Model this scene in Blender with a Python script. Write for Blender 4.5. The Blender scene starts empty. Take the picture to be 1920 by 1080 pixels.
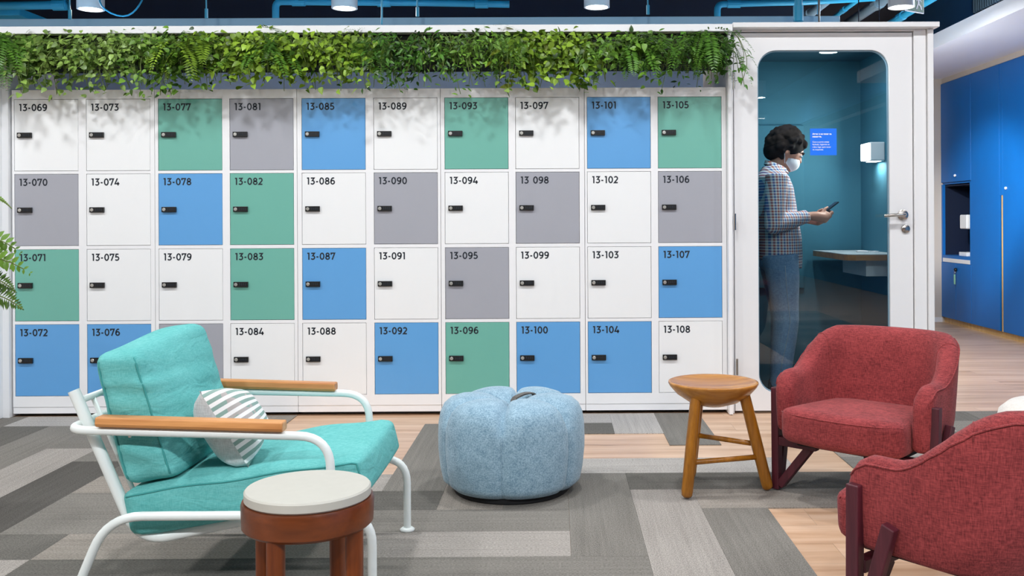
import bpy, bmesh, math, random
import numpy as np
from mathutils import Vector, Matrix
PI = math.pi
random.seed(7)
SC = bpy.context.scene
COL = SC.collection

# ------------------------------------------------------------------ camera
F_PX, P_X, P_Y, CAM_H = 1776.0, 1052.0, 410.0, 1.08
YAW, ROLL = math.radians(.29), .0048
_fw = np.array([math.sin(YAW), math.cos(YAW), 0.])
_r0 = np.array([math.cos(YAW), -math.sin(YAW), 0.])
_u0 = np.array([0., 0., 1.])
_R = _r0 * math.cos(ROLL) - _u0 * math.sin(ROLL)
_U = _u0 * math.cos(ROLL) + _r0 * math.sin(ROLL)
_C = np.array([0., 0., CAM_H])
cd = bpy.data.cameras.new('camera')
cam = bpy.data.objects.new('camera', cd); COL.objects.link(cam)
cd.sensor_width = 36.0; cd.lens = F_PX / 1920 * 36
cd.shift_x = (960 - P_X) / 1920; cd.shift_y = -(540 - P_Y) / 1920
cd.clip_start = .05; cd.clip_end = 80
m = Matrix.Identity(4)
for i in range(3):
    m[i][0] = _R[i]; m[i][1] = _U[i]; m[i][2] = -_fw[i]; m[i][3] = _C[i]
cam.matrix_world = m
SC.camera = cam

def at(px, py, Y):
    """where the sight line through a photo pixel meets the depth plane y = Y"""
    d = _fw + _R * (px - P_X) / F_PX + _U * (P_Y - py) / F_PX
    p = _C + d * (Y / d[1]); return Vector(p)
def fl(px, py, z=0.):
    d = _fw + _R * (px - P_X) / F_PX + _U * (P_Y - py) / F_PX
    p = _C + d * ((z - CAM_H) / d[2]); return Vector(p)

# ------------------------------------------------------------------ world, exposure
w = bpy.data.worlds.new('world'); SC.world = w; w.use_nodes = True
bg = w.node_tree.nodes['Background']
bg.inputs[0].default_value = (.80, .90, 1.0, 1); bg.inputs[1].default_value = .25
SC.view_settings.view_transform = 'Standard'; SC.view_settings.look = 'None'
SC.view_settings.gamma = 1; SC.view_settings.exposure = -0.1
SC.view_settings.use_curve_mapping = False
try:
    SC.cycles.max_bounces = 8; SC.cycles.transparent_max_bounces = 12
    SC.cycles.diffuse_bounces = 4; SC.cycles.glossy_bounces = 3
    SC.cycles.caustics_reflective = False; SC.cycles.caustics_refractive = False
    SC.cycles.sample_clamp_indirect = 6
except Exception:
    pass

# ------------------------------------------------------------------ materials
def lin(c):
    c = c / 255.
    return c / 12.92 if c <= .04045 else ((c + .055) / 1.055) ** 2.4
def S(r, g, b): return (lin(r), lin(g), lin(b), 1)

class NT:
    def __init__(s, name):
        s.m = bpy.data.materials.new(name); s.m.use_nodes = True
        s.t = s.m.node_tree; s.p = s.t.nodes['Principled BSDF']; s.out = s.t.nodes['Material Output']
    def n(s, kind, **kw):
        x = s.t.nodes.new(kind)
        for k, v in kw.items():
            if k.startswith('i_'): x.inputs[int(k[2:])].default_value = v
            else: setattr(x, k, v)
        return x
    def l(s, a, b): s.t.links.new(a, b)
    def math(s, op, a, b=None):
        x = s.n('ShaderNodeMath', operation=op)
        for i, v in enumerate((a, b)):
            if v is None: continue
            if isinstance(v, (int, float)): x.inputs[i].default_value = v
            else: s.l(v, x.inputs[i])
        return x.outputs[0]
    def mix(s, f, a, b, blend='MIX'):
        x = s.n('ShaderNodeMix', data_type='RGBA', blend_type=blend)
        for sock, v in ((x.inputs[0], f), (x.inputs[6], a), (x.inputs[7], b)):
            if isinstance(v, (int, float)): sock.default_value = v
            elif isinstance(v, tuple): sock.default_value = v
            else: s.l(v, sock)
        return x.outputs[2]
    def ramp(s, f, stops):
        x = s.n('ShaderNodeValToRGB'); e = x.color_ramp.elements
        while len(e) < len(stops): e.new(.5)
        for el, (p, c) in zip(e, stops): el.position = p; el.color = c
        s.l(f, x.inputs[0]); return x.outputs[0]
    def coord(s, which='Object', scale=(1, 1, 1)):
        c = s.n('ShaderNodeTexCoord'); mp = s.n('ShaderNodeMapping')
        mp.inputs[3].default_value = scale; s.l(c.outputs[which], mp.inputs[0]); return mp.outputs[0]
    def noise(s, vec, scale, detail=2., rough=.5):
        x = s.n('ShaderNodeTexNoise'); x.inputs['Scale'].default_value = scale
        x.inputs['Detail'].default_value = detail; x.inputs['Roughness'].default_value = rough
        s.l(vec, x.inputs['Vector']); return x.outputs['Fac']
    def bump(s, h, strength=.3, dist=.002):
        b = s.n('ShaderNodeBump'); b.inputs['Strength'].default_value = strength
        b.inputs['Distance'].default_value = dist; s.l(h, b.inputs['Height'])
        s.l(b.outputs[0], s.p.inputs['Normal'])
    def base(s, v):
        if isinstance(v, tuple): s.p.inputs['Base Color'].default_value = v
        else: s.l(v, s.p.inputs['Base Color'])

def paint(name, col, rough=.45, metal=0., var=.04, bump=0., spec=.5, scale=6.):
    t = NT(name); t.p.inputs['Roughness'].default_value = rough; t.p.inputs['Metallic'].default_value = metal
    t.p.inputs['Specular IOR Level'].default_value = spec
    v = t.coord(); n = t.noise(v, scale, 3)
    lo = tuple(c * (1 - var) for c in col[:3]) + (1,); hi = tuple(min(1, c * (1 + var)) for c in col[:3]) + (1,)
    t.base(t.mix(n, lo, hi))
    if bump: t.bump(t.noise(t.coord(), 300, 2), bump, .001)
    return t.m
def emit(name, col, strength):
    t = NT(name); t.base((.8, .8, .8, 1)); t.p.inputs['Emission Color'].default_value = col
    t.p.inputs['Emission Strength'].default_value = strength
    n = t.noise(t.coord(), 3.); t.l(t.math('ADD', t.math('MULTIPLY', n, .1 * strength), .95 * strength), t.p.inputs['Emission Strength'])
    return t.m
def wood(name, a, b, axis='X', scale=1., rough=.4, coords='Object', knots=False):
    t = NT(name); t.p.inputs['Roughness'].default_value = rough
    sc = {'X': (2, 26, 26), 'Y': (26, 2, 26), 'Z': (26, 26, 2)}[axis]
    v = t.coord(coords, tuple(c * scale for c in sc))
    n1 = t.noise(v, 1.0, 4, .6); n2 = t.noise(v, 6., 3, .6)
    f = t.math('ADD', t.math('MULTIPLY', n1, .75), t.math('MULTIPLY', n2, .25))
    t.base(t.ramp(f, [(.30, a), (.68, b)]))
    t.bump(n2, .08, .001)
    return t.m
def fabric(name, a, b, scale=900., bump=.5, weave=True, rough=.9, sheen=.25, mott=9.):
    t = NT(name); t.p.inputs['Roughness'].default_value = rough
    t.p.inputs['Specular IOR Level'].default_value = .2
    t.p.inputs['Sheen Weight'].default_value = sheen; t.p.inputs['Sheen Roughness'].default_value = .5
    v = t.coord()
    if weave:
        x = t.noise(t.coord('Object', (1, 1, .16)), scale * .3, 2); z = t.noise(t.coord('Object', (.16, .16, 1)), scale * .3, 2)
        f = t.math('ADD', t.math('MULTIPLY', x, .5), t.math('MULTIPLY', z, .5))
    else:
        f = t.noise(v, scale * .3, 3, .7)
    g = t.math('ADD', t.math('MULTIPLY', f, .8), t.math('MULTIPLY', t.noise(v, mott, 2), .2))
    t.base(t.ramp(g, [(.36, a), (.64, b)])); t.bump(f, bump, .0015)
    return t.m

M = {}
M['white'] = paint('white_lacquer', S(240, 241, 243), .35, var=.01)
M['booth_white'] = paint('booth_white_paint', S(232, 232, 233), .5, var=.01)
M['door_white'] = paint('white_door_enamel', S(240, 242, 243), .3, var=.012)
M['door_green'] = paint('sea_green_enamel', S(112, 180, 165), .3, var=.02)
M['door_blue'] = paint('sky_blue_enamel', S(98, 164, 222), .3, var=.02)
M['door_grey'] = paint('pale_grey_enamel', S(166, 168, 177), .3, var=.02)
M['ink'] = paint('dark_ink', S(24, 32, 44), .6, var=.02)
M['black'] = paint('black_plastic', S(18, 19, 21), .35, var=.05)
M['lockface'] = paint('satin_nickel', S(200, 200, 195), .3, metal=.7)
M['steel'] = paint('brushed_steel', S(190, 185, 180), .22, metal=1.)
M['panel_bluegrey'] = paint('blue_grey_panel', S(86, 100, 122), .5, var=.4, scale=2.2)
M['mesh_white'] = paint('perforated_white_metal', S(225, 225, 228), .5, var=.1, bump=.6, scale=120)
M['trough'] = paint('dark_green_trough', S(28, 34, 26), .8, var=.2)
M['soil'] = paint('dark_soil', S(35, 26, 18), .95, var=.3)
M['teal_wall'] = paint('teal_felt_lining', S(58, 116, 136), .8, var=.05, bump=.1)
M['teal_dark'] = paint('dark_teal_base_lining', S(34, 80, 98), .8, var=.05)
M['navy'] = paint('navy_ceiling_paint', S(16, 30, 52), .9, var=.15)
M['pipe'] = paint('blue_pipe_paint', S(48, 168, 214), .45, var=.06)
M['pipe_grey'] = paint('grey_conduit', S(120, 150, 168), .45, var=.08)
M['ledge'] = paint('blue_grey_duct', S(156, 206, 240), .5, var=.03)
M['plaster'] = paint('off_white_plaster', S(232, 226, 222), .8, var=.02)
M['soffit'] = paint('soffit_white', S(226, 230, 238), .7, var=.015)
M['beige'] = paint('beige_plaster', S(205, 196, 186), .8, var=.03)
M['blue_wall'] = paint('mid_blue_wall', S(58, 128, 188), .75, var=.06)
M['cab_blue'] = paint('cabinet_blue_laminate', S(10, 104, 184), .42, var=.06)
M['cab_dark'] = paint('dark_blue_niche', S(12, 26, 52), .5)
M['ply'] = wood('plywood_edge', S(190, 150, 95), S(222, 188, 132), 'Z')
M['red'] = fabric('brick_red_weave', S(104, 38, 41), S(168, 72, 73), 1150., .6, sheen=.08)
M['plum'] = wood('plum_stained_wood', S(56, 16, 28), S(92, 34, 46), 'Z', rough=.45)
M['teal'] = fabric('turquoise_canvas', S(86, 168, 166), S(116, 192, 190), 1500., .15, sheen=.0)
def wrinkles(m_):
    nt = m_.node_tree; p = nt.nodes['Principled BSDF']; old = p.inputs['Normal'].links[0].from_socket
    c = nt.nodes.new('ShaderNodeTexCoord'); mp = nt.nodes.new('ShaderNodeMapping'); mp.inputs[3].default_value = (5, 5, 15)
    mp.inputs[2].default_value = (0, .5, .2)
    nz = nt.nodes.new('ShaderNodeTexNoise'); nz.inputs['Scale'].default_value = 1.6; nz.inputs['Detail'].default_value = 2; nz.inputs['Distortion'].default_value = .8
    b = nt.nodes.new('ShaderNodeBump'); b.inputs['Strength'].default_value = .55; b.inputs['Distance'].default_value = .012
    L = nt.links.new; L(c.outputs['Object'], mp.inputs[0]); L(mp.outputs[0], nz.inputs['Vector']); L(nz.outputs['Fac'], b.inputs['Height']); L(old, b.inputs['Normal']); L(b.outputs[0], p.inputs['Normal'])
wrinkles(M['teal'])
M['seam'] = paint('turquoise_piping', S(62, 148, 146), .9)
M['pouf'] = fabric('blue_grey_felt', S(104, 138, 160), S(166, 194, 210), 620., .5, weave=False, mott=30)
M['poufbase'] = paint('black_base', S(16, 16, 18), .8)
M['cord'] = fabric('dark_woven_strap', S(50, 48, 46), S(110, 104, 98), 600, .5)
M['tube'] = paint('white_powder_coat', S(232, 238, 236), .35, var=.01)
M['armwood'] = wood('honey_wood', S(178, 112, 58), S(222, 158, 96), 'X', rough=.35)
M['stoolwood'] = wood('golden_brown_wood', S(110, 64, 10), S(182, 118, 34), 'Z', rough=.28)
M['stooltop'] = wood('golden_brown_seat_wood', S(140, 82, 22), S(206, 144, 66), 'X', rough=.25, scale=.6)
M['tablewood'] = wood('reddish_brown_wood', S(66, 28, 9), S(122, 60, 24), 'X', rough=.3, scale=.5)
M['tableleg'] = wood('reddish_leg_wood', S(84, 34, 8), S(140, 68, 22), 'Z', rough=.35)
M['stone'] = paint('cream_stone', S(188, 186, 177), .55, var=.04, scale=40)
M['desktop'] = paint('pale_desk_laminate', S(196, 205, 208), .4)
M['deskedge'] = wood('desk_edge_wood', S(150, 96, 40), S(205, 145, 75), 'X')
M['lampwhite'] = paint('lamp_white_metal', S(225, 228, 232), .4)
M['glow'] = emit('lamp_glow', (1, .93, .82, 1), 14.)
M['glow_soft'] = emit('lamp_glow_soft', (1, .95, .88, 1), 6.)
M['cream'] = fabric('cream_fabric', S(222, 214, 204), S(240, 234, 226), 700, .3)
M['skin'] = paint('skin', S(196, 140, 116), .5, var=.06, scale=30)
M['hair'] = paint('dark_brown_hair', S(30, 22, 19), .85, var=.4, scale=60, spec=.15)
M['mask'] = paint('white_cloth_mask', S(236, 234, 238), .85, var=.02)
M['shoe'] = paint('dark_blue_shoe', S(26, 44, 62), .7)
M['sole'] = paint('shoe_sole', S(190, 190, 186), .7)
M['denim'] = fabric('blue_denim', S(96, 128, 168), S(146, 178, 208), 1200., .25, mott=7.)
M['stitch'] = paint('pale_stitching', S(168, 178, 190), .9)
M['sticker'] = paint('bright_blue_vinyl', S(0, 118, 248), .5, var=.01)
M['letter'] = paint('white_lettering', S(250, 250, 252), .6)
M['exit_green'] = paint('exit_sign_green', S(8, 96, 60), .5)
M['tag_green'] = paint('pale_green_tag', S(150, 210, 180), .6)
M['grille'] = paint('dark_grille', S(24, 32, 42), .6)
M['stem'] = paint('green_stem', S(92, 110, 44), .6)
M['terracotta'] = paint('grey_planter', S(150, 150, 150), .8)

def glass_mat():
    t = NT('tinted_door_glass'); t.t.nodes.remove(t.p)
    tr = t.n('ShaderNodeBsdfTransparent'); tr.inputs[0].default_value = (.74, .86, .90, 1)
    gl = t.n('ShaderNodeBsdfGlossy'); gl.inputs[0].default_value = (.9, .97, 1, 1); gl.inputs['Roughness'].default_value = .0
    fr = t.n('ShaderNodeFresnel'); fr.inputs[0].default_value = 1.55
    mx = t.n('ShaderNodeMixShader')
    n = t.noise(t.coord(), 2.); f = t.math('MULTIPLY', fr.outputs[0], t.math('ADD', t.math('MULTIPLY', n, .1), 1.35))
    t.l(f, mx.inputs[0]); t.l(tr.outputs[0], mx.inputs[1]); t.l(gl.outputs[0], mx.inputs[2])
    t.l(mx.outputs[0], t.out.inputs[0]); return t.m
M['glass'] = glass_mat()

def carpet_mat():
    t = NT('carpet_plank_pile'); t.p.inputs['Roughness'].default_value = 1.; t.p.inputs['Specular IOR Level'].default_value = .05
    uv = t.n('ShaderNodeUVMap', uv_map='UVMap').outputs[0]
    at_ = t.n('ShaderNodeAttribute', attribute_name='tone')
    mp = t.n('ShaderNodeMapping'); mp.inputs[3].default_value = (1.6, 60, 1); t.l(uv, mp.inputs[0])
    streak = t.noise(mp.outputs[0], 1., 3, .6)
    mp2 = t.n('ShaderNodeMapping'); mp2.inputs[3].default_value = (130, 260, 1); t.l(uv, mp2.inputs[0])
    speck = t.noise(mp2.outputs[0], 1., 2, .8)
    mp3 = t.n('ShaderNodeMapping'); mp3.inputs[3].default_value = (2.2, 6, 1); t.l(uv, mp3.inputs[0])
    cloud = t.noise(mp3.outputs[0], 1., 2, .5)
    k = t.math('ADD', t.math('ADD', t.math('MULTIPLY', streak, .5), t.math('MULTIPLY', speck, 1.9)), t.math('MULTIPLY', cloud, .25))
    k = t.math('ADD', t.math('MULTIPLY', t.math('SUBTRACT', k, 1.325), 1.0), 1.0)
    x = t.n('ShaderNodeVectorMath', operation='SCALE'); t.l(at_.outputs['Color'], x.inputs[0]); t.l(k, x.inputs['Scale'])
    t.base(x.outputs[0]); t.bump(speck, .6, .002); return t.m
M['carpet'] = carpet_mat()

def oak_floor():
    t = NT('pale_oak_planks'); t.p.inputs['Roughness'].default_value = .38
    c = t.n('ShaderNodeTexCoord').outputs['Object']
    br = t.n('ShaderNodeTexBrick'); br.offset = .37; br.inputs['Scale'].default_value = 1.
    br.inputs['Brick Width'].default_value = 1.45; br.inputs['Row Height'].default_value = .185
    br.inputs['Mortar Size'].default_value = .0012; br.inputs['Color1'].default_value = (0, 0, 0, 1)
    br.inputs['Color2'].default_value = (1, 1, 1, 1); br.inputs['Mortar'].default_value = (.5, .5, .5, 1)
    t.l(c, br.inputs['Vector'])
    off = t.n('ShaderNodeVectorMath', operation='MULTIPLY_ADD'); t.l(br.outputs['Color'], off.inputs[0])
    off.inputs[1].default_value = (7, 13, 5); t.l(c, off.inputs[2])
    mp = t.n('ShaderNodeMapping'); mp.inputs[3].default_value = (1.1, 14, 1); t.l(off.outputs[0], mp.inputs[0])
    g = t.noise(mp.outputs[0], 1., 4, .6)
    mp2 = t.n('ShaderNodeMapping'); mp2.inputs[3].default_value = (3.2, 26, 1); t.l(off.outputs[0], mp2.inputs[0])
    kn = t.noise(mp2.outputs[0], 1., 2, .5)
    base = t.ramp(g, [(.3, S(186, 146, 114)), (.5, S(212, 176, 146)), (.7, S(226, 196, 170))])
    base = t.mix(t.math('MULTIPLY', t.n('ShaderNodeSeparateColor').outputs[0], 0.), base, base)
    tint = t.mix(br.outputs['Color'], (.92, .9, .88, 1), (1.04, 1.03, 1.03, 1))
    base = t.mix(1., base, tint, 'MULTIPLY')
    knf = t.ramp(kn, [(.70, (0, 0, 0, 1)), (.80, (1, 1, 1, 1))])
    base = t.mix(t.math('MULTIPLY', knf, .5), base, S(112, 84, 64))
    base = t.mix(t.math('MULTIPLY', br.outputs['Fac'], .45), base, S(120, 96, 76))
    t.base(base); t.bump(g, .05, .001); return t.m
M['oak'] = oak_floor()

def leaf_mat(name, dark, light):
    t = NT(name); t.p.inputs['Roughness'].default_value = .38
    a = t.n('ShaderNodeAttribute', attribute_name='tone').outputs['Fac']
    n = t.noise(t.coord(), 40., 2)
    f = t.math('ADD', t.math('MULTIPLY', a, .85), t.math('MULTIPLY', n, .2))
    c = t.ramp(f, [(.05, dark), (.95, light)]); t.base(c)
    tl = t.n('ShaderNodeBsdfTranslucent'); t.l(c, tl.inputs[0])
    mx = t.n('ShaderNodeMixShader'); mx.inputs[0].default_value = .12
    t.l(t.p.outputs[0], mx.inputs[1]); t.l(tl.outputs[0], mx.inputs[2]); t.l(mx.outputs[0], t.out.inputs[0])
    return t.m
M['leaf_lime'] = leaf_mat('lime_leaf', S(26, 62, 6), S(160, 196, 64))
M['leaf_mid'] = leaf_mat('mid_green_leaf', S(18, 52, 8), S(132, 180, 66))
M['leaf_deep'] = leaf_mat('deep_green_leaf', S(8, 34, 8), S(96, 152, 54))
M['leaf_fern'] = leaf_mat('fern_leaf', S(16, 50, 10), S(108, 160, 58))
M['leaf_pale'] = leaf_mat('pale_variegated_leaf', S(28, 64, 14), S(156, 190, 92))
M['leaf_yellow'] = leaf_mat('yellow_green_leaf', S(60, 84, 8), S(178, 192, 60))

def plaid():
    t = NT('small_check_shirt'); t.p.inputs['Roughness'].default_value = .9
    c = t.n('ShaderNodeTexCoord').outputs['Object']; s = t.n('ShaderNodeSeparateXYZ'); t.l(c, s.inputs[0])
    u = t.math('MULTIPLY', t.math('ADD', s.outputs[0], t.math('MULTIPLY', s.outputs[1], .3)), 60.); v = t.math('MULTIPLY', s.outputs[2], 60.)
    fu = t.math('FRACT', u); fv = t.math('FRACT', v)
    bu = t.math('GREATER_THAN', fu, .45); bv = t.math('GREATER_THAN', fv, .45)
    pu = t.math('MODULO', t.math('FLOOR', u), 2.); pu = t.math('ABSOLUTE', pu)
    pv = t.math('ABSOLUTE', t.math('MODULO', t.math('FLOOR', v), 2.))
    cu = t.mix(pu, S(40, 110, 190), S(190, 84, 60)); cv = t.mix(pv, S(30, 74, 130), S(150, 70, 62))
    w_ = S(244, 242, 240)
    a = t.mix(t.math('MULTIPLY', bu, .95), w_, cu); b = t.mix(t.math('MULTIPLY', bv, .95), w_, cv)
    t.base(t.mix(.5, a, b)); return t.m
M['plaid'] = plaid()

def stripes():
    t = NT('grey_green_striped_canvas'); t.p.inputs['Roughness'].default_value = .9
    uv = t.n('ShaderNodeUVMap', uv_map='UVMap').outputs[0]; s = t.n('ShaderNodeSeparateXYZ'); t.l(uv, s.inputs[0])
    v = t.math('FRACT', t.math('MULTIPLY', s.outputs[1], 11.))
    st = t.math('GREATER_THAN', v, .5)
    blk = t.noise(t.coord('Object', (14, 14, 14)), 1., 1)
    blk = t.math('GREATER_THAN', blk, .6)
    g = t.mix(blk, S(138, 166, 158), S(178, 172, 170))
    t.base(t.mix(st, S(240, 238, 238), g)); t.bump(t.noise(t.coord(), 500.), .2); return t.m
M['stripe'] = stripes()
M['greycloth'] = fabric('pale_grey_cotton', S(188, 188, 190), S(222, 222, 224), 1200, .2)

# ------------------------------------------------------------------ mesh helpers
class MB:
    def __init__(s): s.v = []; s.f = []; s.mi = []; s.tone = []; s.uv = {}
    def face(s, idx, mi=0, tone=None, uv=None):
        if uv: s.uv[len(s.f)] = uv
        s.f.append(tuple(idx)); s.mi.append(mi); s.tone.append(tone)
    def add(s, vs, fs, mi=0, tone=None):
        o = len(s.v); s.v += [Vector(p) for p in vs]
        for f in fs: s.face([o + i for i in f], mi, tone)
        return o
    def box(s, x0, x1, y0, y1, z0, z1, mi=0):
        if x0 > x1: x0, x1 = x1, x0
        if y0 > y1: y0, y1 = y1, y0
        if z0 > z1: z0, z1 = z1, z0
        s.add([(x0, y0, z0), (x1, y0, z0), (x1, y1, z0), (x0, y1, z0), (x0, y0, z1), (x1, y0, z1), (x1, y1, z1), (x0, y1, z1)],
              [(0, 3, 2, 1), (4, 5, 6, 7), (0, 1, 5, 4), (1, 2, 6, 5), (2, 3, 7, 6), (3, 0, 4, 7)], mi)
    def bar(s, a, b, wx, wy, side, mi=0):
        """rectangular bar from a to b; side = direction of the wx face"""
        a = Vector(a); b = Vector(b); d = (b - a).normalized(); sx = Vector(side); sx = (sx - d * sx.dot(d)).normalized(); sy = d.cross(sx)
        pts = []
        for p in (a, b):
            for i, j in ((-1, -1), (1, -1), (1, 1), (-1, 1)): pts.append(p + sx * (i * wx / 2) + sy * (j * wy / 2))
        s.add(pts, [(0, 3, 2, 1), (4, 5, 6, 7), (0, 1, 5, 4), (1, 2, 6, 5), (2, 3, 7, 6), (3, 0, 4, 7)], mi)
    def rings(s, rings, closed=True, caps=True, mi=0, tone=None, loop=False):
        n = len(rings[0]); o = len(s.v)
        for r in rings: s.v += [Vector(p) for p in r]
        K = len(rings)
        for k in range(K if loop else K - 1):
            k2 = (k + 1) % K
            for i in range(n if closed else n - 1):
                j = (i + 1) % n
                s.face((o + k * n + i, o + k * n + j, o + k2 * n + j, o + k2 * n + i), mi, tone)
        if caps and closed and not loop:
            s.face([o + i for i in range(n)][::-1], mi, tone); s.face([o + (K - 1) * n + i for i in range(n)], mi, tone)
    def tube(s, path, r, seg=12, mi=0, caps=True, tone=None, loop=False):
        path = [Vector(p) for p in path]; K = len(path)
        rr = r if isinstance(r, (list, tuple)) else [r] * K
        up = None; out = []
        for k in range(K):
            a = path[(k - 1) % K] if (loop or k > 0) else path[k]; b = path[(k + 1) % K] if (loop or k < K - 1) else path[k]
            d = (b - a).normalized()
            if up is None:
                up = Vector((0, 0, 1)) if abs(d.z) < .9 else Vector((0, 1, 0))
            up = (up - d * up.dot(d)).normalized(); sd = d.cross(up)
            out.append([path[k] + (up * math.cos(2 * PI * i / seg) + sd * math.sin(2 * PI * i / seg)) * rr[k] for i in range(seg)])
        s.rings(out, True, caps, mi, tone, loop)
    def lathe(s, prof, c=(0, 0, 0), seg=48, mi=0, mis=None):
        c = Vector(c); o = len(s.v)
        for (r, z) in prof:
            for i in range(seg): s.v.append(c + Vector((max(r, 1e-5) * math.cos(2 * PI * i / seg), max(r, 1e-5) * math.sin(2 * PI * i / seg), z)))
        for k in range(len(prof) - 1):
            for i in range(seg):
                j = (i + 1) % seg
                s.face((o + k * seg + i, o + k * seg + j, o + (k + 1) * seg + j, o + (k + 1) * seg + i), mis[k] if mis else mi)
    def sphere(s, c, r, seg=16, rn=10, mi=0, rot=None):
        c = Vector(c); r = (r, r, r) if isinstance(r, (int, float)) else r; rings = []
        for k in range(rn + 1):
            ph = PI * (k / rn); ph = min(max(ph, .02), PI - .02)
            row = []
            for i in range(seg):
                th = 2 * PI * i / seg
                p = Vector((r[0] * math.sin(ph) * math.cos(th), r[1] * math.sin(ph) * math.sin(th), -r[2] * math.cos(ph)))
                if rot: p = rot @ p
                row.append(c + p)
            rings.append(row)
        s.rings(rings, True, True, mi)
    def build(s, name, mats, parent=None, smooth=False, bevel=0., seg=2, sub=0, shift=None):
        me = bpy.data.meshes.new(name)
        base = Vector((0, 0, 0))
        if shift is not None: base = Vector(shift)
        elif parent is not None: base = world_loc(parent)
        me.from_pydata([tuple(p - base) for p in s.v], [], s.f)
        mats = mats if isinstance(mats, (list, tuple)) else [mats]
        for x in mats: me.materials.append(x)
        me.polygons.foreach_set('material_index', s.mi)
        if any(t is not None for t in s.tone):
            if isinstance(next(t for t in s.tone if t is not None), tuple):
                a = me.attributes.new('tone', 'FLOAT_COLOR', 'FACE')
                for i, t in enumerate(s.tone): a.data[i].color = t if t else (1, 1, 1, 1)
            else:
                a = me.attributes.new('tone', 'FLOAT', 'FACE')
                a.data.foreach_set('value', [t if t is not None else .5 for t in s.tone])
        if s.uv:
            ul = me.uv_layers.new(name='UVMap')
            for pi, uvs in s.uv.items():
                for li, q in zip(me.polygons[pi].loop_indices, uvs): ul.data[li].uv = q
        me.update()
        bm = bmesh.new(); bm.from_mesh(me); bmesh.ops.recalc_face_normals(bm, faces=bm.faces) if not s.uv and s.recalc else None
        bm.to_mesh(me); bm.free()
        if smooth: me.polygons.foreach_set('use_smooth', [True] * len(me.polygons))
        o = bpy.data.objects.new(name, me); COL.objects.link(o)
        if parent is not None: o.parent = parent
        if bevel:
            b = o.modifiers.new('bevel', 'BEVEL'); b.width = bevel; b.segments = seg; b.limit_method = 'ANGLE'; b.angle_limit = math.radians(40)
        if sub:
            b = o.modifiers.new('sub', 'SUBSURF'); b.levels = sub; b.render_levels = sub
        return o
    recalc = True

def world_loc(o):
    v = Vector(o.location)
    while o.parent is not None:
        o = o.parent; v += Vector(o.location)
    return v
def tag(o, label, cat, group=None, kind=None):
    if label: o['label'] = label
    if cat: o['category'] = cat
    if group: o['group'] = group
    if kind: o['kind'] = kind
    return o
def thing(name, label, cat, loc=(0, 0, 0), group=None, rz=0.):
    o = bpy.data.objects.new(name, None); COL.objects.link(o); o.location = loc; o.rotation_euler[2] = rz
    o.empty_display_size = .05
    return tag(o, label, cat, group)
def struct(o, label=None):
    o['kind'] = 'structure'
    if label: o['label'] = label
    return o
def smooth_by_angle(o, deg=40):
    me = o.data; me.polygons.foreach_set('use_smooth', [True] * len(me.polygons))
    bm = bmesh.new(); bm.from_mesh(me)
    for e in bm.edges:
        if len(e.link_faces) == 2 and e.calc_face_angle(0) > math.radians(deg): e.smooth = False
    bm.to_mesh(me); bm.free(); return o
def fillet(pts, r, n=6):
    """round the corners of a polyline"""
    pts = [Vector(p) for p in pts]; out = [pts[0]]
    rs = r if isinstance(r, (list, tuple)) else [r] * (len(pts) - 2)
    for i in range(1, len(pts) - 1):
        a, b, c = pts[i - 1], pts[i], pts[i + 1]; rr = rs[i - 1]
        d1 = (a - b); d2 = (c - b); t = min(rr, d1.length * .49, d2.length * .49)
        p = b + d1.normalized() * t; q = b + d2.normalized() * t
        for k in range(n + 1):
            u = k / n; out.append(p * (1 - u) ** 2 + b * 2 * u * (1 - u) + q * u * u)
    out.append(pts[-1]); return out
def cushion(mb, c8, r=(.3, .3, .3), bulge=(0, 0, 0), n=14, mi=0, wr=None):
    """soft box through 8 corners (x0y0z0, x1y0z0, x1y1z0, x0y1z0, then z1); r = rounding as a share of the half size"""
    c8 = [Vector(p) for p in c8]
    def tri(u, v, w_):
        u, v, w_ = (u + 1) / 2, (v + 1) / 2, (w_ + 1) / 2
        a = c8[0].lerp(c8[1], u); b = c8[3].lerp(c8[2], u); c = c8[4].lerp(c8[5], u); d = c8[7].lerp(c8[6], u)
        return a.lerp(b, v).lerp(c.lerp(d, v), w_)
    idx = {}; o0 = len(mb.v)
    def vert(p):
        k = tuple(round(x, 5) for x in p)
        if k in idx: return idx[k]
        q = list(p)
        inn = [max(-(1 - r[i]), min(1 - r[i], p[i])) for i in range(3)]
        d = [(p[i] - inn[i]) / r[i] if r[i] > 0 else 0 for i in range(3)]
        L = math.sqrt(sum(x * x for x in d))
        mx = max(abs(x) for x in d) or 1
        if L > 1e-6:
            q = [inn[i] + d[i] * r[i] * mx / L for i in range(3)]
        for i in range(3):
            j, k2 = (i + 1) % 3, (i + 2) % 3
            f = max(0, 1 - q[j] ** 2) * max(0, 1 - q[k2] ** 2)
            q[i] += bulge[i] * f * (1 if p[i] > 0 else -1) * min(1, abs(p[i]) ** 2)
        P = tri(*q)
        if wr: P = wr(P, q)
        mb.v.append(P); idx[k] = len(mb.v) - 1; return idx[k]
    for ax in range(3):
        for sg in (-1, 1):
            for i in range(n):
                for j in range(n):
                    def pt(a, b):
                        p = [0, 0, 0]; p[ax] = sg; p[(ax + 1) % 3] = -1 + 2 * a / n; p[(ax + 2) % 3] = -1 + 2 * b / n; return p
                    q = [vert(pt(i, j)), vert(pt(i + 1, j)), vert(pt(i + 1, j + 1)), vert(pt(i, j + 1))]
                    mb.face(q if sg > 0 else q[::-1], mi)
    return lambda *p: mb.v[vert(list(p))]
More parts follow.
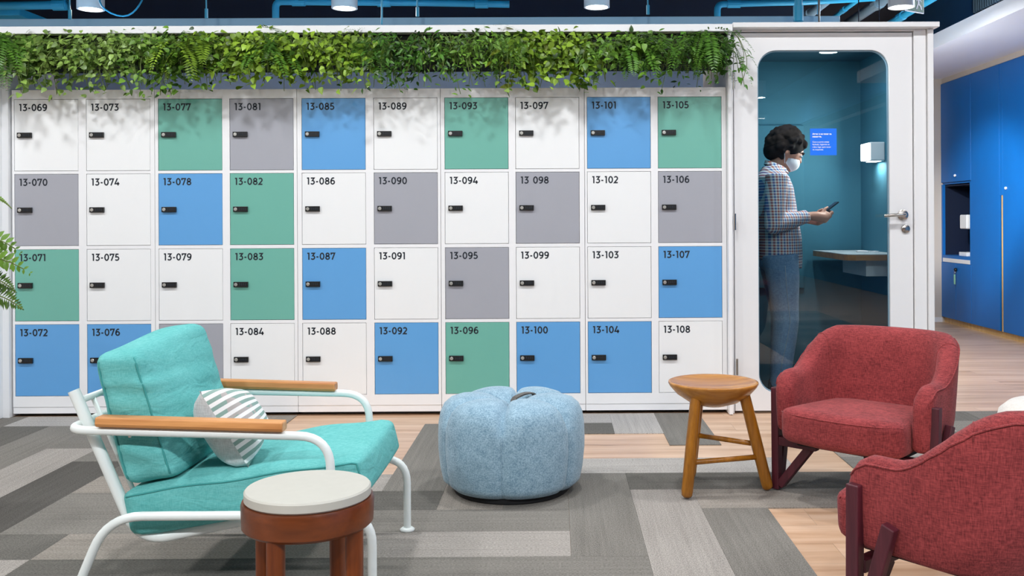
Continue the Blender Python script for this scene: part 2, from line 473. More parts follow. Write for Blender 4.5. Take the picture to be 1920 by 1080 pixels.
def round_rect(x0, x1, z0, z1, r, n=8):
    """loop of (x, z, t) going round; corners of radius r"""
    out = []
    for (cx, cz, a0, k) in ((x1 - r, z1 - r, 0, 0), (x0 + r, z1 - r, 90, 1), (x0 + r, z0 + r, 180, 2), (x1 - r, z0 + r, 270, 3)):
        for i in range(n + 1):
            a = math.radians(a0 + 90 * i / n); out.append((cx + r * math.cos(a), cz + r * math.sin(a), k, i / n))
    return out

# number glyphs drawn as strokes
def _arc(cx, cy, rx, ry, a0, a1, n=14): return [(cx + rx * math.cos(math.radians(a0 + (a1 - a0) * i / n)), cy + ry * math.sin(math.radians(a0 + (a1 - a0) * i / n))) for i in range(n + 1)]
GL = {
 '0': (.66, [_arc(.33, .5, .25, .425, 0, 360, 28)]), '1': (.40, [[(.02, .925), (.24, .925), (.24, 0)]]),
 '2': (.62, [_arc(.28, .67, .23, .255, 150, -20, 14) + [(.08, .075), (.56, .075)]]),
 '3': (.60, [[(.04, .925), (.5, .925), (.26, .57)] + _arc(.26, .325, .26, .25, 80, -145, 16)]),
 '4': (.70, [[(.38, 1), (.06, .255), (.66, .255)], [(.47, .5), (.47, 0)]]),
 '5': (.60, [[(.5, .925), (.15, .925), (.11, .54)] + _arc(.26, .325, .26, .245, 75, -145, 16)]),
 '6': (.63, [_arc(.32, .325, .24, .25, 0, 360, 24), [(.08, .36), (.09, .56), (.16, .76), (.27, .89), (.40, .93), (.53, .9)]]),
 '7': (.60, [[(.06, .7), (.06, .925), (.55, .925), (.2, 0)]]),
 '8': (.65, [_arc(.325, .725, .2, .2, 0, 360, 22), _arc(.325, .29, .245, .215, 0, 360, 24)]),
 '-': (.40, [[(.05, .4), (.34, .4)]]), ' ': (.40, []),
}
GL['9'] = (.63, [[(.63 - x, 1 - y) for x, y in pl] for pl in GL['6'][1]])
def number_mesh(text, h, wid=.185):
    mb = MB(); mb.recalc = False; x = 0.; loc = []
    for ch in text:
        adv, pls = GL[ch]
        for pl in pls:
            closed = len(pl) > 20 and (Vector(pl[0]) - Vector(pl[-1])).length < 1e-3
            P = [Vector((a, b)) for a, b in pl]
            if closed: P = P[:-1]
            K = len(P); L = []; Rr = []
            for i in range(K):
                a = P[i - 1] if (i > 0 or closed) else None; c = P[(i + 1) % K] if (i < K - 1 or closed) else None
                d1 = (P[i] - a).normalized() if a is not None else None; d2 = (c - P[i]).normalized() if c is not None else None
                if d1 is None: d1 = d2
                if d2 is None: d2 = d1
                n1 = Vector((-d1.y, d1.x)); n2 = Vector((-d2.y, d2.x)); nn = n1 + n2
                nn = nn.normalized() if nn.length > 1e-4 else n1
                k = 1 / max(.35, nn.dot(n1))
                L.append(P[i] + nn * wid / 2 * k); Rr.append(P[i] - nn * wid / 2 * k)
            o = len(mb.v)
            for i in range(K):
                for q in (L[i], Rr[i]): mb.v.append(Vector(((x + q.x) * h, 0, q.y * h)))
            for i in range(K if closed else K - 1):
                j = (i + 1) % K
                mb.face((o + 2 * i, o + 2 * i + 1, o + 2 * j + 1, o + 2 * j))
        x += adv + .125
    return mb

# ------------------------------------------------------------------ setting: floor, ceiling, walls
YW = 5.24                                     # front plane of the lockers
fb = MB(); fb.box(-6, 6.5, -13, 16, -.06, -.004); struct(fb.build('floor', M['oak']), 'pale oak plank floor')
cb = MB(); cb.box(-6, 6.5, -13, 16, 3.35, 3.45); struct(cb.build('ceiling', M['navy']), 'dark navy exposed ceiling')
wb = MB(); wb.box(-6.1, -6, -13, 16, 0, 3.35); struct(wb.build('wall_left', M['plaster']))
wb = MB(); wb.box(-6, 6.5, -13.1, -13, 0, 3.35); struct(wb.build('wall_back', M['plaster']))
wb = MB(); wb.box(-6, 6.5, 16, 16.1, 0, 3.35); struct(wb.build('wall_front', M['plaster']))
wb = MB(); wb.box(4.56, 4.65, -13, 9.75, 0, 2.62); wb.box(4.0, 4.1, -13, 14, 2.62, 3.35); struct(wb.build('wall_right', M['blue_wall']), 'blue wall above the cabinets')
wb = MB(); wb.box(-6, 2.2, 8.4, 8.5, 2.78, 3.35, 1); wb.box(-6, 2.2, 8.4, 8.5, 0, 2.78); struct(wb.build('wall_rear', [M['panel_bluegrey'], M['navy']]), 'dark wall behind the lockers')

# carpet planks set among the oak, on a 247 mm grid
G = .2467; GX0 = .042; GY0 = 3.03
TONES = {'L': S(157, 151, 145), 'M': S(126, 122, 116), 'D': S(106, 103, 98), 'K': S(92, 89, 85), 'B': S(144, 137, 129), 'W': S(172, 167, 162)}
planks = []
taken = {}
def plank(i0, i1, j0, j1, tone, d):
    for i in range(i0, i1):
        for j in range(j0, j1):
            if (i, j) in taken: return
    for i in range(i0, i1):
        for j in range(j0, j1): taken[(i, j)] = 1
    planks.append((i0, i1, j0, j1, tone, d))
def bare(i0, i1, j0, j1):
    for i in range(i0, i1):
        for j in range(j0, j1): taken[(i, j)] = 2
# bare oak
bare(-1, 2, 5, 7); bare(2, 3, 5, 6); bare(3, 5, 5, 9); bare(-2, 0, 4, 7); bare(3, 7, -3, 2); bare(4, 5, 4, 5)
bare(-6, -3, 4, 9); bare(-3, -2, 8, 9); bare(5, 6, 6, 9)
# right of the pouf
plank(-2, 1, 8, 9, 'W', 'h'); plank(-1, 1, 7, 8, 'D', 'h'); plank(1, 2, 7, 9, 'W', 'v'); plank(2, 3, 6, 9, 'M', 'v')
plank(0, 4, 4, 5, 'W', 'h'); plank(1, 6, 3, 4, 'D', 'h'); plank(6, 10, 3, 4, 'D', 'h')
plank(0, 1, 0, 4, 'M', 'v'); plank(1, 2, -1, 3, 'L', 'v'); plank(2, 5, 2, 3, 'B', 'h'); plank(5, 9, 2, 3, 'D', 'h')
plank(2, 3, -2, 2, 'M', 'v'); plank(-3, 0, 0, 1, 'L', 'h'); plank(-3, 1, -1, 0, 'M', 'h'); plank(5, 6, 4, 8, 'M', 'v')
# left of and below the pouf
plank(-3, -2, 3, 8, 'M', 'v'); plank(-7, -3, 3, 4, 'L', 'h'); plank(-5, -2, 2, 3, 'D', 'h'); plank(-2, -1, 2, 4, 'B', 'v')
plank(-4, 0, 1, 2, 'M', 'h'); plank(-7, -3, 0, 1, 'B', 'h'); plank(-7, -3, -1, 0, 'D', 'h'); plank(-8, -4, 1, 2, 'M', 'h')
plank(-8, -5, 2, 3, 'M', 'h')
# left of the teal chair
plank(-12, -8, 8, 9, 'W', 'h'); plank(-13, -12, 6, 10, 'M', 'v'); plank(-12, -11, 4, 8, 'D', 'v'); plank(-11, -10, 4, 8, 'M', 'v')
plank(-10, -7, 7, 8, 'M', 'h'); plank(-10, -6, 6, 7, 'M', 'h'); plank(-10, -9, 2, 6, 'L', 'v'); plank(-9, -6, 5, 6, 'M', 'h')
plank(-9, -8, 1, 5, 'K', 'v'); plank(-8, -7, 0, 5, 'B', 'v'); plank(-7, -6, 0, 3, 'B', 'v'); plank(-11, -9, 0, 1, 'L', 'h')
plank(-9, -8, -3, 1, 'B', 'v'); plank(-8, -7, -4, 0, 'L', 'v'); plank(-7, -6, 4, 8, 'D', 'v')
for i in range(-18, 12):                      # the rest of the carpet runs on in the same way
    for j in range(-14, 9):
        if (i, j) in taken: continue
        tone = random.choice('LMMDB')
        if (i * 3 + j * 5) % 2:
            k = i
            while k < i + 4 and k < 12 and (k, j) not in taken: k += 1
            plank(i, k, j, j + 1, tone, 'h')
        else:
            k = j
            while k < j + 4 and k < 9 and (i, k) not in taken: k += 1
            plank(i, i + 1, j, k, tone, 'v')
cm = MB(); cm.recalc = False
for (i0, i1, j0, j1, tn, d) in planks:
    x0, x1, y0, y1 = GX0 + i0 * G, GX0 + i1 * G, GY0 + j0 * G, min(GY0 + j1 * G, 5.25)
    o = len(cm.v); ru, rv = random.random() * 50, random.random() * 50; k = random.uniform(.95, 1.05)
    c = tuple(a * k for a in TONES[tn][:3]) + (1,)
    e = .0004
    for z in (0., -.004):
        for (x, y) in ((x0 + e, y0 + e), (x1 - e, y0 + e), (x1 - e, y1 - e), (x0 + e, y1 - e)): cm.v.append(Vector((x, y, z)))
    w_, h_ = x1 - x0, y1 - y0
    uv = [(ru, rv), (ru + w_, rv), (ru + w_, rv + h_), (ru, rv + h_)] if d == 'h' else [(ru, rv), (ru, rv + w_), (ru + h_, rv + w_), (ru + h_, rv)]
    cm.face((o, o + 1, o + 2, o + 3), 0, c, uv)
    for a, b in ((0, 1), (1, 2), (2, 3), (3, 0)): cm.face((o + a, o + 4 + a, o + 4 + b, o + b), 0, c, [uv[a], uv[a], uv[b], uv[b]])
tag(cm.build('carpet', M['carpet']), 'grey carpet of staggered long planks laid into the pale oak floor', 'carpet')

# ------------------------------------------------------------------ room lamps over the lounge
def down_lamp(name, label, x, y, z, power, group, r=.085, size=None, h=.26, col=(.97, .985, 1), glow=None, vis=True):
    t = thing(name, label, 'ceiling lamp', (x, y, z), group)
    b = MB(); b.lathe([(r * .86, .012), (r * .86, 0), (r, 0), (r, h), (.0, h)], (x, y, z), 32); smooth_by_angle(b.build('housing', M['lampwhite'], t))
    b = MB(); b.lathe([(0, .008), (r * .86, .008)], (x, y, z), 32); b.build('lens', glow or M['glow'], t)
    if h + z < 3.3:
        b = MB(); b.tube([(x, y, z + h), (x, y, 3.35)], .006, 8); b.build('suspension_cable', M['black'], t)
    if power:
        l = bpy.data.lights.new('lamp_light', 'AREA'); l.shape = 'DISK'; l.size = size or r * 1.7; l.energy = power; l.color = col
        lo = bpy.data.objects.new('lamp_light', l); COL.objects.link(lo); lo.parent = t; lo.location = (0, 0, -.004)
    return t
KEY = 36.5
for r_, (yy, zz) in enumerate(((3.7, 2.95), (1.9, 2.95), (-.4, 2.99))):
    for c_, xx in enumerate((-3.9, -2.6, -1.15, .3, 1.75, 3.15)):
        down_lamp('ceiling_downlight', 'white cylinder downlight hanging over the seating area before the lockers', xx, yy, zz, KEY * (.74, .16, 1.6)[r_], 'downlights over the seating area', size=.20)
down_lamp('ceiling_downlight', 'white cylinder downlight mirrored small in the booth glass at upper left', 3.27, -4.6, 3.0, 30, None)
def linear_lamp(x0, x1, y, z, power, label):
    t = thing('linear_lamp', label, 'ceiling lamp', ((x0 + x1) / 2, y, z), 'linear lamps at the far end of the room')
    b = MB(); b.box(x0, x1, y - .04, y + .04, z, z + .07); b.build('housing', M['lampwhite'], t, bevel=.004)
    b = MB(); b.box(x0 + .01, x1 - .01, y - .03, y + .03, z - .004, z); b.build('diffuser', M['glow'], t)
    b = MB(); b.tube([(x0 + .05, y, z + .07), (x0 + .05, y, 3.35)], .004, 6); b.tube([(x1 - .05, y, z + .07), (x1 - .05, y, 3.35)], .004, 6); b.build('suspension_cable', M['black'], t)
linear_lamp(3.2, 4.3, -7.6, 2.98, 0, 'long linear lamp mirrored in the booth glass')

# ------------------------------------------------------------------ lockers
COLX = [27, 162, 297, 431, 566, 701, 834, 967, 1101, 1234]
XL = [at(p, 250, YW).x for p in COLX]
DW, DH = .3495, .393
ZT = []                                        # door tops, bottom row last
for r_ in range(4):
    ya = [187, 327, 469, 610][r_]; yb = [182, 322, 462, 602][r_]
    ZT.append((at(27, ya, YW).z + at(1234, yb, YW).z) / 2)
ZTOP = at(22, 169, YW).z; ZB = .018
SEAM = [at(p, 300, YW).x for p in (22, 290, 557, 826, 1096, 1362)]
cols = ['WgGgBWGWBG', 'gWBGWgWgWg', 'GWWGBWgWWB', 'BBgWWBGBBW']
CMAP = {'W': ('door_white', 'white'), 'G': ('door_green', 'sea green'), 'B': ('door_blue', 'sky blue'), 'g': ('door_grey', 'grey')}
lay = [[c for c in row] for row in cols]
lay[0] = list('WWGgBWGWBG'); lay[1] = list('gWBGWgWgWg'); lay[2] = list('GWWGBWgWWB'); lay[3] = list('BBgWWBGBBW')
for u in range(5):
    xa, xb = SEAM[u] + .0012, SEAM[u + 1] - .0012
    n0 = 69 + u * 8
    t = thing('locker', 'white metal locker bank with eight doors numbered 13-%03d to 13-%03d' % (n0, n0 + 7), 'locker', ((xa + xb) / 2, YW + .25, 0), 'locker banks along the wall')
    b = MB(); b.box(xa, xb, YW + .022, YW + .48, ZB, ZTOP)
    xs = [XL[2 * u], XL[2 * u + 1]]
    b2 = b
    zt = ZT[0] + .002; zb = ZT[3] - DH - .002
    b2.box(xa, xb, YW, YW + .022, zt, ZTOP); b2.box(xa, xb, YW, YW + .022, .055, zb)
    b2.box(xa, xb, YW + .003, YW + .022, ZB, .054)
    b2.box(xa, xs[0] - .002, YW, YW + .022, zb, zt); b2.box(xs[0] + DW + .002, xs[1] - .002, YW, YW + .022, zb, zt); b2.box(xs[1] + DW + .002, xb, YW, YW + .022, zb, zt)
    for r_ in range(3):
        for k in range(2): b2.box(xs[k] - .002, xs[k] + DW + .002, YW, YW + .022, ZT[r_ + 1] + .002, ZT[r_] - DH - .002)
    b2.build('body', M['white'], t)
    bb = MB(); bb.box(xa + .01, xb - .01, YW + .05, YW + .44, 0, ZB); bb.build('plinth', M['black'], t)
    for k in range(2):
        for r_ in range(4):
            c = 2 * u + k; num = 69 + c * 4 + r_; mk, nm = CMAP[lay[r_][c]]
            x0 = xs[k]; z1 = ZT[r_]
            d = MB(); d.box(x0, x0 + DW, YW + .0008, YW + .018, z1 - DH, z1)
            do = d.build('door', M[mk], t, bevel=.0012, seg=1)
            txt = ('13-%03d' % num) if num != 98 else '13 098'
            do['label'] = '%s door numbered %s' % (nm, txt)
            nb = number_mesh(txt, .039); off = Vector((x0 + .026, YW + .0002, z1 - .024 - .039))
            nb.v = [p + off for p in nb.v]; nb.build('number', M['ink'], do)
            lk = MB(); lx = x0 + .019; lz = z1 - .197
            lk.box(lx, lx + .079, YW - .012, YW + .0008, lz - .0145, lz + .0145)
            rng = []
            for q in range(4):
                for kk in (-1, 1): pass
                lk.box(lx + .032 + q * .0105, lx + .0385 + q * .0105, YW - .0135, YW - .011, lz - .006, lz + .007, 2)
            prof = [(0, -.0018), (.0085, -.0018), (.0095, 0)]
            o = len(lk.v); 
            for (rr, yy) in prof:
                for i in range(16): lk.v.append(Vector((lx + .0135 + rr * math.cos(2 * PI * i / 16), YW - .0125 + yy, lz + rr * math.sin(2 * PI * i / 16))))
            for a in range(2):
                for i in range(16):
                    j = (i + 1) % 16; lk.face((o + a * 16 + i, o + a * 16 + j, o + a * 16 + 16 + j, o + a * 16 + 16 + i), 1)
            lk.build('combination_lock', [M['black'], M['lockface'], M['grille']], do, bevel=.002, seg=2)

# white surround with the planter shelf over the lockers
XS0 = at(0, 400, YW - .05).x; ZSB = at(700, 61, 5.16).z; ZST = at(700, 47, 5.16).z
b = MB(); b.box(XS0 - .5, XS0 - .005, 5.16, 5.74, 0, ZSB); struct(b.build('trim_4', M['white'], bevel=.003), 'white panel left of the lockers')
XIN = at(21, 400, 5.24).x
b = MB(); b.box(XS0 - .005, XIN - .004, 5.22, 5.74, 0, ZSB); struct(b.build('trim_5', M['white']), 'recessed white post beside the first lockers')
XR0 = at(1360, 100, 5.16).x; XR1 = at(1374, 100, 5.16).x
b = MB(); b.box(XS0 - .5, XR1, 5.16, 5.74, ZSB, ZST); struct(b.build('trim_6', M['white'], bevel=.003), 'white beam over the hanging plants')
b = MB(); b.box(SEAM[5] + .001, XR1, 5.19, 5.74, 0, ZSB); struct(b.build('trim_7', M['white'], bevel=.003), 'white post between lockers and booth')
PZ0, PZ1 = 1.93, 2.075
t = thing('planter_trough', 'long dark trough with a white perforated screen holding the hanging plants above the lockers', 'planter', (-1., 5.35, PZ0))
b = MB(); x0, x1 = XIN + .01, SEAM[5] - .01
b.box(x0, x1, 5.22, 5.228, PZ0, PZ1 + .03); b.box(x0, x1, 5.46, 5.468, PZ0, PZ1 + .03); b.box(x0, x1, 5.228, 5.46, PZ0, PZ0 + .008); b.box(x0, x0 + .008, 5.228, 5.46, PZ0, PZ1); b.box(x1 - .008, x1, 5.228, 5.46, PZ0, PZ1)
b.build('trough', M['trough'], t)
b = MB(); b.box(x0, x1, 5.222, 5.227, PZ1 + .032, ZSB - .004); b.build('mesh_screen', M['mesh_white'], t)
b = MB(); b.box(x0 + .009, x1 - .009, 5.229, 5.459, PZ0 + .009, PZ1 - .02); b.build('soil', M['soil'], t)
b = MB()
for k in range(9):
    xx = x0 + .2 + k * (x1 - x0 - .4) / 8
    b.box(xx - .01, xx + .01, 5.462, 5.466, PZ1, ZSB)
b.build('hanging_bracket', M['white'], t)

# ------------------------------------------------------------------ foliage
def add_leaf(mb, p, d, nrm, L, W, mi=0, tone=.5, fold=.18, heart=True, curl=.15):
    d = d.normalized(); nrm = (nrm - d * nrm.dot(d))
    nrm = nrm.normalized() if nrm.length > 1e-4 else Vector((0, -1, 0)); s_ = d.cross(nrm)
    prof = [(0, 0), (.02, .30), (.22, .50), (.5, .42), (.78, .2), (1, 0)] if heart else [(0, 0), (.12, .22), (.35, .46), (.6, .42), (.82, .22), (1, 0)]
    o = len(mb.v); mids = []
    for (t_, w_) in prof:
        c = p + d * (t_ * L) - nrm * (curl * L * t_ * t_)
        mids.append(c)
        if w_ == 0: mb.v.append(c)
        else:
            mb.v.append(c + s_ * (w_ * W) + nrm * (fold * w_ * W)); mb.v.append(c); mb.v.append(c - s_ * (w_ * W) + nrm * (fold * w_ * W))
    # layout: v0, (3)x4, last
    for sd in (0, 2):
        q = lambda k: o + 1 + 3 * (k - 1)
        a = [(o, q(1) + sd, q(1) + 1)]
        for k in range(1, 4): a.append((q(k) + sd, q(k + 1) + sd, q(k + 1) + 1, q(k) + 1))
        a.append((q(4) + sd, o + 13, q(4) + 1))
        for f in a: mb.face(f if sd == 0 else f[::-1], mi, tone)
def frond(mb, p, d, L, droop, W, mi=0, tone=.5, n=18, sp=1., stem=None, thin=.28):
    """fern frond: a drooping midrib with paired pinnae"""
    d = d.normalized(); pts = []; q = p.copy(); dd = d.copy()
    for k in range(n + 1):
        pts.append(q.copy()); dd = (dd + Vector((0, 0, -droop / n))).normalized(); q = q + dd * (L / n)
    side = d.cross(Vector((0, 0, 1))); side = side.normalized() if side.length > .1 else Vector((1, 0, 0))
    for k in range(2, n + 1):
        t_ = k / n; w_ = W * math.sin(PI * min(1, t_ * .92 + .08)) ** .7 * (1 - .25 * t_)
        ax = (pts[k] - pts[k - 1]).normalized(); up = side.cross(ax)
        for sg in (-1, 1):
            pd = (side * sg + ax * .45 + up * random.uniform(-.15, .25)).normalized()
            a = pts[k]; b = a + pd * w_; m1 = a + pd * (w_ * .45); h = ax * (w_ * thin * sp)
            o = len(mb.v); mb.v += [a, m1 - h * .5 + up * .002, b, m1 + h * .5 + up * .002]
            mb.face((o, o + 1, o + 2, o + 3), mi, min(1, max(0, tone + random.uniform(-.15, .15))))
    if stem is not None: mb.tube(pts[::3] + [pts[-1]], .0016, 5, stem, tone=.4)
rnd = random.Random(11)
def leafy_plant(xc, half, n, size, mat, label, drop=.10, bright=.5, name='trailing_plant', heart=True, zc=2.02, front=4.99):
    t = thing(name, label, 'plant', (xc, 5.30, PZ1 - .02), 'plants in the trough above the lockers')
    mb = MB(); mb.recalc = False
    sm = MB()
    # vines start in the soil, arch over the trough rim and hang in front of it
    nv = max(9, n // 16)
    for v in range(nv):
        x = xc + rnd.uniform(-half, half) * .8; y0 = rnd.uniform(5.25, 5.44)
        tx = x + rnd.uniform(-.14, .14); ty = rnd.uniform(front, 5.16); dz = rnd.uniform(.0, drop + .12) if rnd.random() < .8 else rnd.uniform(.1, drop + .17)
        top = rnd.uniform(2.04, 2.115)
        pts = [Vector((x, y0, PZ1 - .03)), Vector((x * .7 + tx * .3, (y0 + 5.2) / 2, top)), Vector((x * .4 + tx * .6, (5.2 + ty) / 2, top - .02)), Vector((tx, ty, 2.03 - dz * .5)), Vector((tx + rnd.uniform(-.04, .04), ty + .02, 2.02 - dz))]
        path = fillet(pts, .08, 3); sm.tube(path, .0018, 5)
        k = max(1, n // nv)
        for q in range(k):
            u = rnd.random() ** .5 * (len(path) - 1); i = int(u); f = u - i
            p = path[i].lerp(path[min(i + 1, len(path) - 1)], f) + Vector((rnd.uniform(-.05, .05), rnd.uniform(-.05, .03), rnd.uniform(-.065, .04)))
            if p.z > 2.122: p.z = 2.122 - rnd.random() * .05
            dr = Vector((rnd.uniform(-1, 1), rnd.uniform(-.9, .15), rnd.uniform(-1.1, .35)))
            nm = Vector((rnd.uniform(-.5, .5), rnd.uniform(-1., -.2), rnd.uniform(.15, 1.)))
            s_ = size * rnd.uniform(.65, 1.25)
            add_leaf(mb, p, dr, nm, s_, s_ * (.72 if heart else .42), 0, min(1, max(0, bright - .04 + rnd.gauss(0, .30))), heart=heart)
    mb.build('foliage', mat, t, smooth=True); sm.build('stem', M['stem'], t)
    return t
def fern_plant(xc, half, n, L, mat, label, fine=False, bright=.5, droop=1.5):
    t = thing('fern', label, 'plant', (xc, 5.30, PZ1 - .02), 'plants in the trough above the lockers')
    mb = MB(); mb.recalc = False
    for k in range(n):
        x = xc + rnd.uniform(-half, half) * .5; p = Vector((x, rnd.uniform(5.0, 5.16), rnd.uniform(2.0, 2.10)))
        a = rnd.uniform(-1.1, 1.1); d = Vector((math.sin(a) * 1.3, -.55, rnd.uniform(-.6, .25)))
        frond(mb, p, d, L * rnd.uniform(.7, 1.15), droop * rnd.uniform(.8, 1.5), L * (.10 if fine else .17), 0, bright + rnd.uniform(-.25, .25), 20 if not fine else 26, 1. if not fine else .5, None, .34 if not fine else .2)
    mb.build('foliage', mat, t, smooth=True)
    st = MB(); st.lathe([(0, 0), (.03, .0), (.035, .03), (0, .045)], (xc, 5.32, PZ1 - .035), 12); st.build('crown', M['stem'], t)
    return t
def colx(c): return XL[c] + DW / 2
PL = [
 (0, 'pale', 'pale green leafy plant trailing above locker door 13-069', .05, .6, True), (1, 'pale', 'pale ivy like plant in the trough above locker door 13-073', .045, .62, True),
 (2, 'mid', 'mid green small leaved plant above locker door 13-077', .046, .5, True), (3, 'lime', 'bright lime heart leaved plant above locker door 13-081', .052, .66, True),
 (4, 'lime', 'lime green leafy plant spilling above locker door 13-085', .05, .6, True), (5, 'deep', 'deep green pointed leaf plant above locker door 13-089', .052, .42, False),
 (6, 'mid', 'mid green plant with yellowish tips above locker door 13-093', .046, .5, False), (7, 'lime', 'yellow green broad leaved plant above locker door 13-097', .054, .5, True),
 (8, 'mid', 'dense green leafy plant above locker door 13-101', .05, .55, True), (9, 'deep', 'dark green leafy plant above locker door 13-105', .046, .5, False)]
for (c, mk, lb, sz, br, hrt) in PL:
    leafy_plant(colx(c), .25, 900 if c < 8 else 560, sz * .74, M['leaf_' + mk], lb, bright=br, heart=hrt)
for (xpx, mk, lb, fine, n) in [(30, 'fern', 'fern with thin drooping fronds at the left end of the trough', False, 15), (255, 'fern', 'feathery fern between locker doors 13-073 and 13-077', True, 22),
        (365, 'lime', 'light green fern fronds between locker doors 13-077 and 13-081', False, 12), (520, 'fern', 'small fern between locker doors 13-081 and 13-085', False, 12),
        (690, 'fern', 'feathery dark fern between locker doors 13-085 and 13-089', True, 24), (955, 'fern', 'feathery fern hanging low between locker doors 13-093 and 13-097', True, 24),
        (1205, 'fern', 'fern with clear separate fronds above locker door 13-101', False, 18), (1275, 'mid', 'fine needled light fern above locker door 13-105', True, 24), (1325, 'fern', 'fern at the right end of the trough beside the booth', False, 18)]:
    fern_plant(at(xpx, 120, 5.2).x, .2, n, .30, M['leaf_' + mk], lb, fine)
t = leafy_plant(at(1366, 110, 5.1).x, .05, 80, .042, M['leaf_deep'], 'short vine hanging over the right post beside the booth door', drop=.12, bright=.5, front=5.05)
t = leafy_plant(at(960, 110, 5.1).x, .12, 40, .07, M['leaf_yellow'], 'yellow leaved shoots hanging over locker door 13-097', drop=.12, bright=.6, heart=False)

# fern reaching in from the left edge of the photo
t = thing('potted_fern', 'potted fern whose fronds reach in at the left edge before the lockers', 'plant', (-2.34, 3.5, 0))
b = MB(); b.lathe([(.10, 0), (.13, 0), (.17, .55), (.172, .60), (.15, .60), (.14, .54), (0, .54)], (-2.34, 3.5, 0), 32); smooth_by_angle(b.build('pot', M['terracotta'], t))
b = MB(); b.lathe([(.139, .545), (.0, .56)], (-2.34, 3.5, 0), 24); b.build('soil', M['soil'], t)
mb = MB(); mb.recalc = False
def from_to(p0, p1, sag, W, tone, n=16, mi=0, broad=False):
    n = 9 if broad else 20
    p0 = Vector(p0); p1 = Vector(p1); pts = []
    for k in range(n + 1):
        u = k / n; p = p0.lerp(p1, u); p.z += sag * 4 * u * (1 - u); pts.append(p)
    mb.tube(pts[::2], .0022, 5, 1, tone=.35)
    for k in range(3, n + 1):
        u = k / n; ax = (pts[k] - pts[k - 1]).normalized(); side = Vector((ax.z, 0, -ax.x)).normalized()
        w_ = W * min(1, (1.03 - u) * 2.2)
        for sg in (-1, 1):
            pd = (side * sg + ax * .5 + Vector((0, rnd.uniform(-.3, .3), 0))).normalized()
            if broad: add_leaf(mb, pts[k], pd, Vector((.1, -1, .3)), w_ * .9 + .010, (w_ + .010) * .5, mi, tone + rnd.uniform(-.2, .2), heart=False)
            else:
                a = pts[k]; m1 = a + pd * (w_ * .5); h = ax * .0055; o = len(mb.v)
                mb.v += [a, m1 - h, a + pd * w_, m1 + h]; mb.face((o, o + 1, o + 2, o + 3), mi, tone + rnd.uniform(-.2, .2))
base = Vector((-2.34, 3.5, .56))
def fr(px, py, Y, *a, **k):
    e = at(px, py, Y); q = Vector((-2.30, 3.5, .60)); mid = at(-45, py - 30, Y)
    mb.tube(fillet([base + Vector((rnd.uniform(-.05, .05), rnd.uniform(-.05, .05), 0)), Vector((-2.32, Y, .85)), mid], .15, 5), .003, 6, 1, tone=.35)
    from_to(mid, e, .02, *a, **k)
fr(43, 580, 3.42, .05, .25); fr(56, 512, 3.5, .035, .75, broad=True); fr(38, 474, 3.55, .034, .55, broad=True); fr(22, 391, 3.52, .012, .95)
fr(30, 548, 3.5, .04, .2); fr(20, 500, 3.6, .035, .6, broad=True)
mb.build('frond', [M['leaf_mid'], M['stem']], t)

# ------------------------------------------------------------------ phone booth
BX0 = XR1 + .002; BX1 = at(1748, 400, YW).x
ZBT = at(1560, 52, 5.18).z; ZCT = at(1560, 41, 5.16).z
DX0 = at(1377, 400, YW).x; DX1 = at(1711, 400, YW).x; DZ0 = .012; DZ1 = at(1545, 62, YW).z
WX0, WX1 = at(1420, 150, YW).x, at(1668, 400, YW).x; WZ0, WZ1 = at(1500, 737, YW).z, at(1545, 94, YW).z
IX0, IX1, IYB, IZT = 1.075, 1.985, 6.16, 2.095
booth = thing('phone_booth', 'white enclosed phone booth with a glazed door beside the lockers', 'booth', ((BX0 + BX1) / 2, 5.7, 0))
b = MB(); b.box(BX0, DX0 - .006, YW - .014, YW + .05, 0, ZBT); b.box(DX1 + .006, DX1 + .075, YW - .014, YW + .05, 0, ZBT); b.box(DX0 - .006, DX1 + .006, YW - .014, YW + .05, DZ1 + .007, ZBT)
b.build('door_frame', M['booth_white'], booth, bevel=.003)
b = MB(); b.box(DX1 + .078, BX1, YW - .03, IYB + .06, 0, ZBT); b.build('side_wall', M['booth_white'], booth, bevel=.003)
b = MB(); b.box(BX0, BX0 + .03, YW + .052, IYB + .06, 0, ZBT); b.build('side_wall', M['booth_white'], booth)
b = MB(); b.box(BX0, BX1 + .015, 5.16, IYB + .08, ZBT, ZCT); b.build('cornice', M['booth_white'], booth, bevel=.003)
b = MB(); b.box(IX0, IX1, IYB, IYB + .05, .02, IZT); b.box(IX0 - .04, IX0, YW + .055, IYB, .02, IZT); b.box(IX1, DX1 + .077, YW + .055, IYB, .02, IZT); b.build('interior_lining', M['teal_wall'], booth)
b = MB(); b.box(IX0, IX1, YW + .055, IYB, IZT, IZT + .03); b.build('interior_ceiling', M['teal_dark'], booth)
b = MB(); b.box(BX0 + .031, DX1 + .076, YW + .0525, IYB + .055, .002, .02); b.build('booth_floor', M['teal_dark'], booth)
b = MB(); b.box(IX0 + .02, IX0 + .535, IYB - .022, IYB - .001, .62, 1.68); b.build('acoustic_panel', M['teal_wall'], booth, bevel=.006)
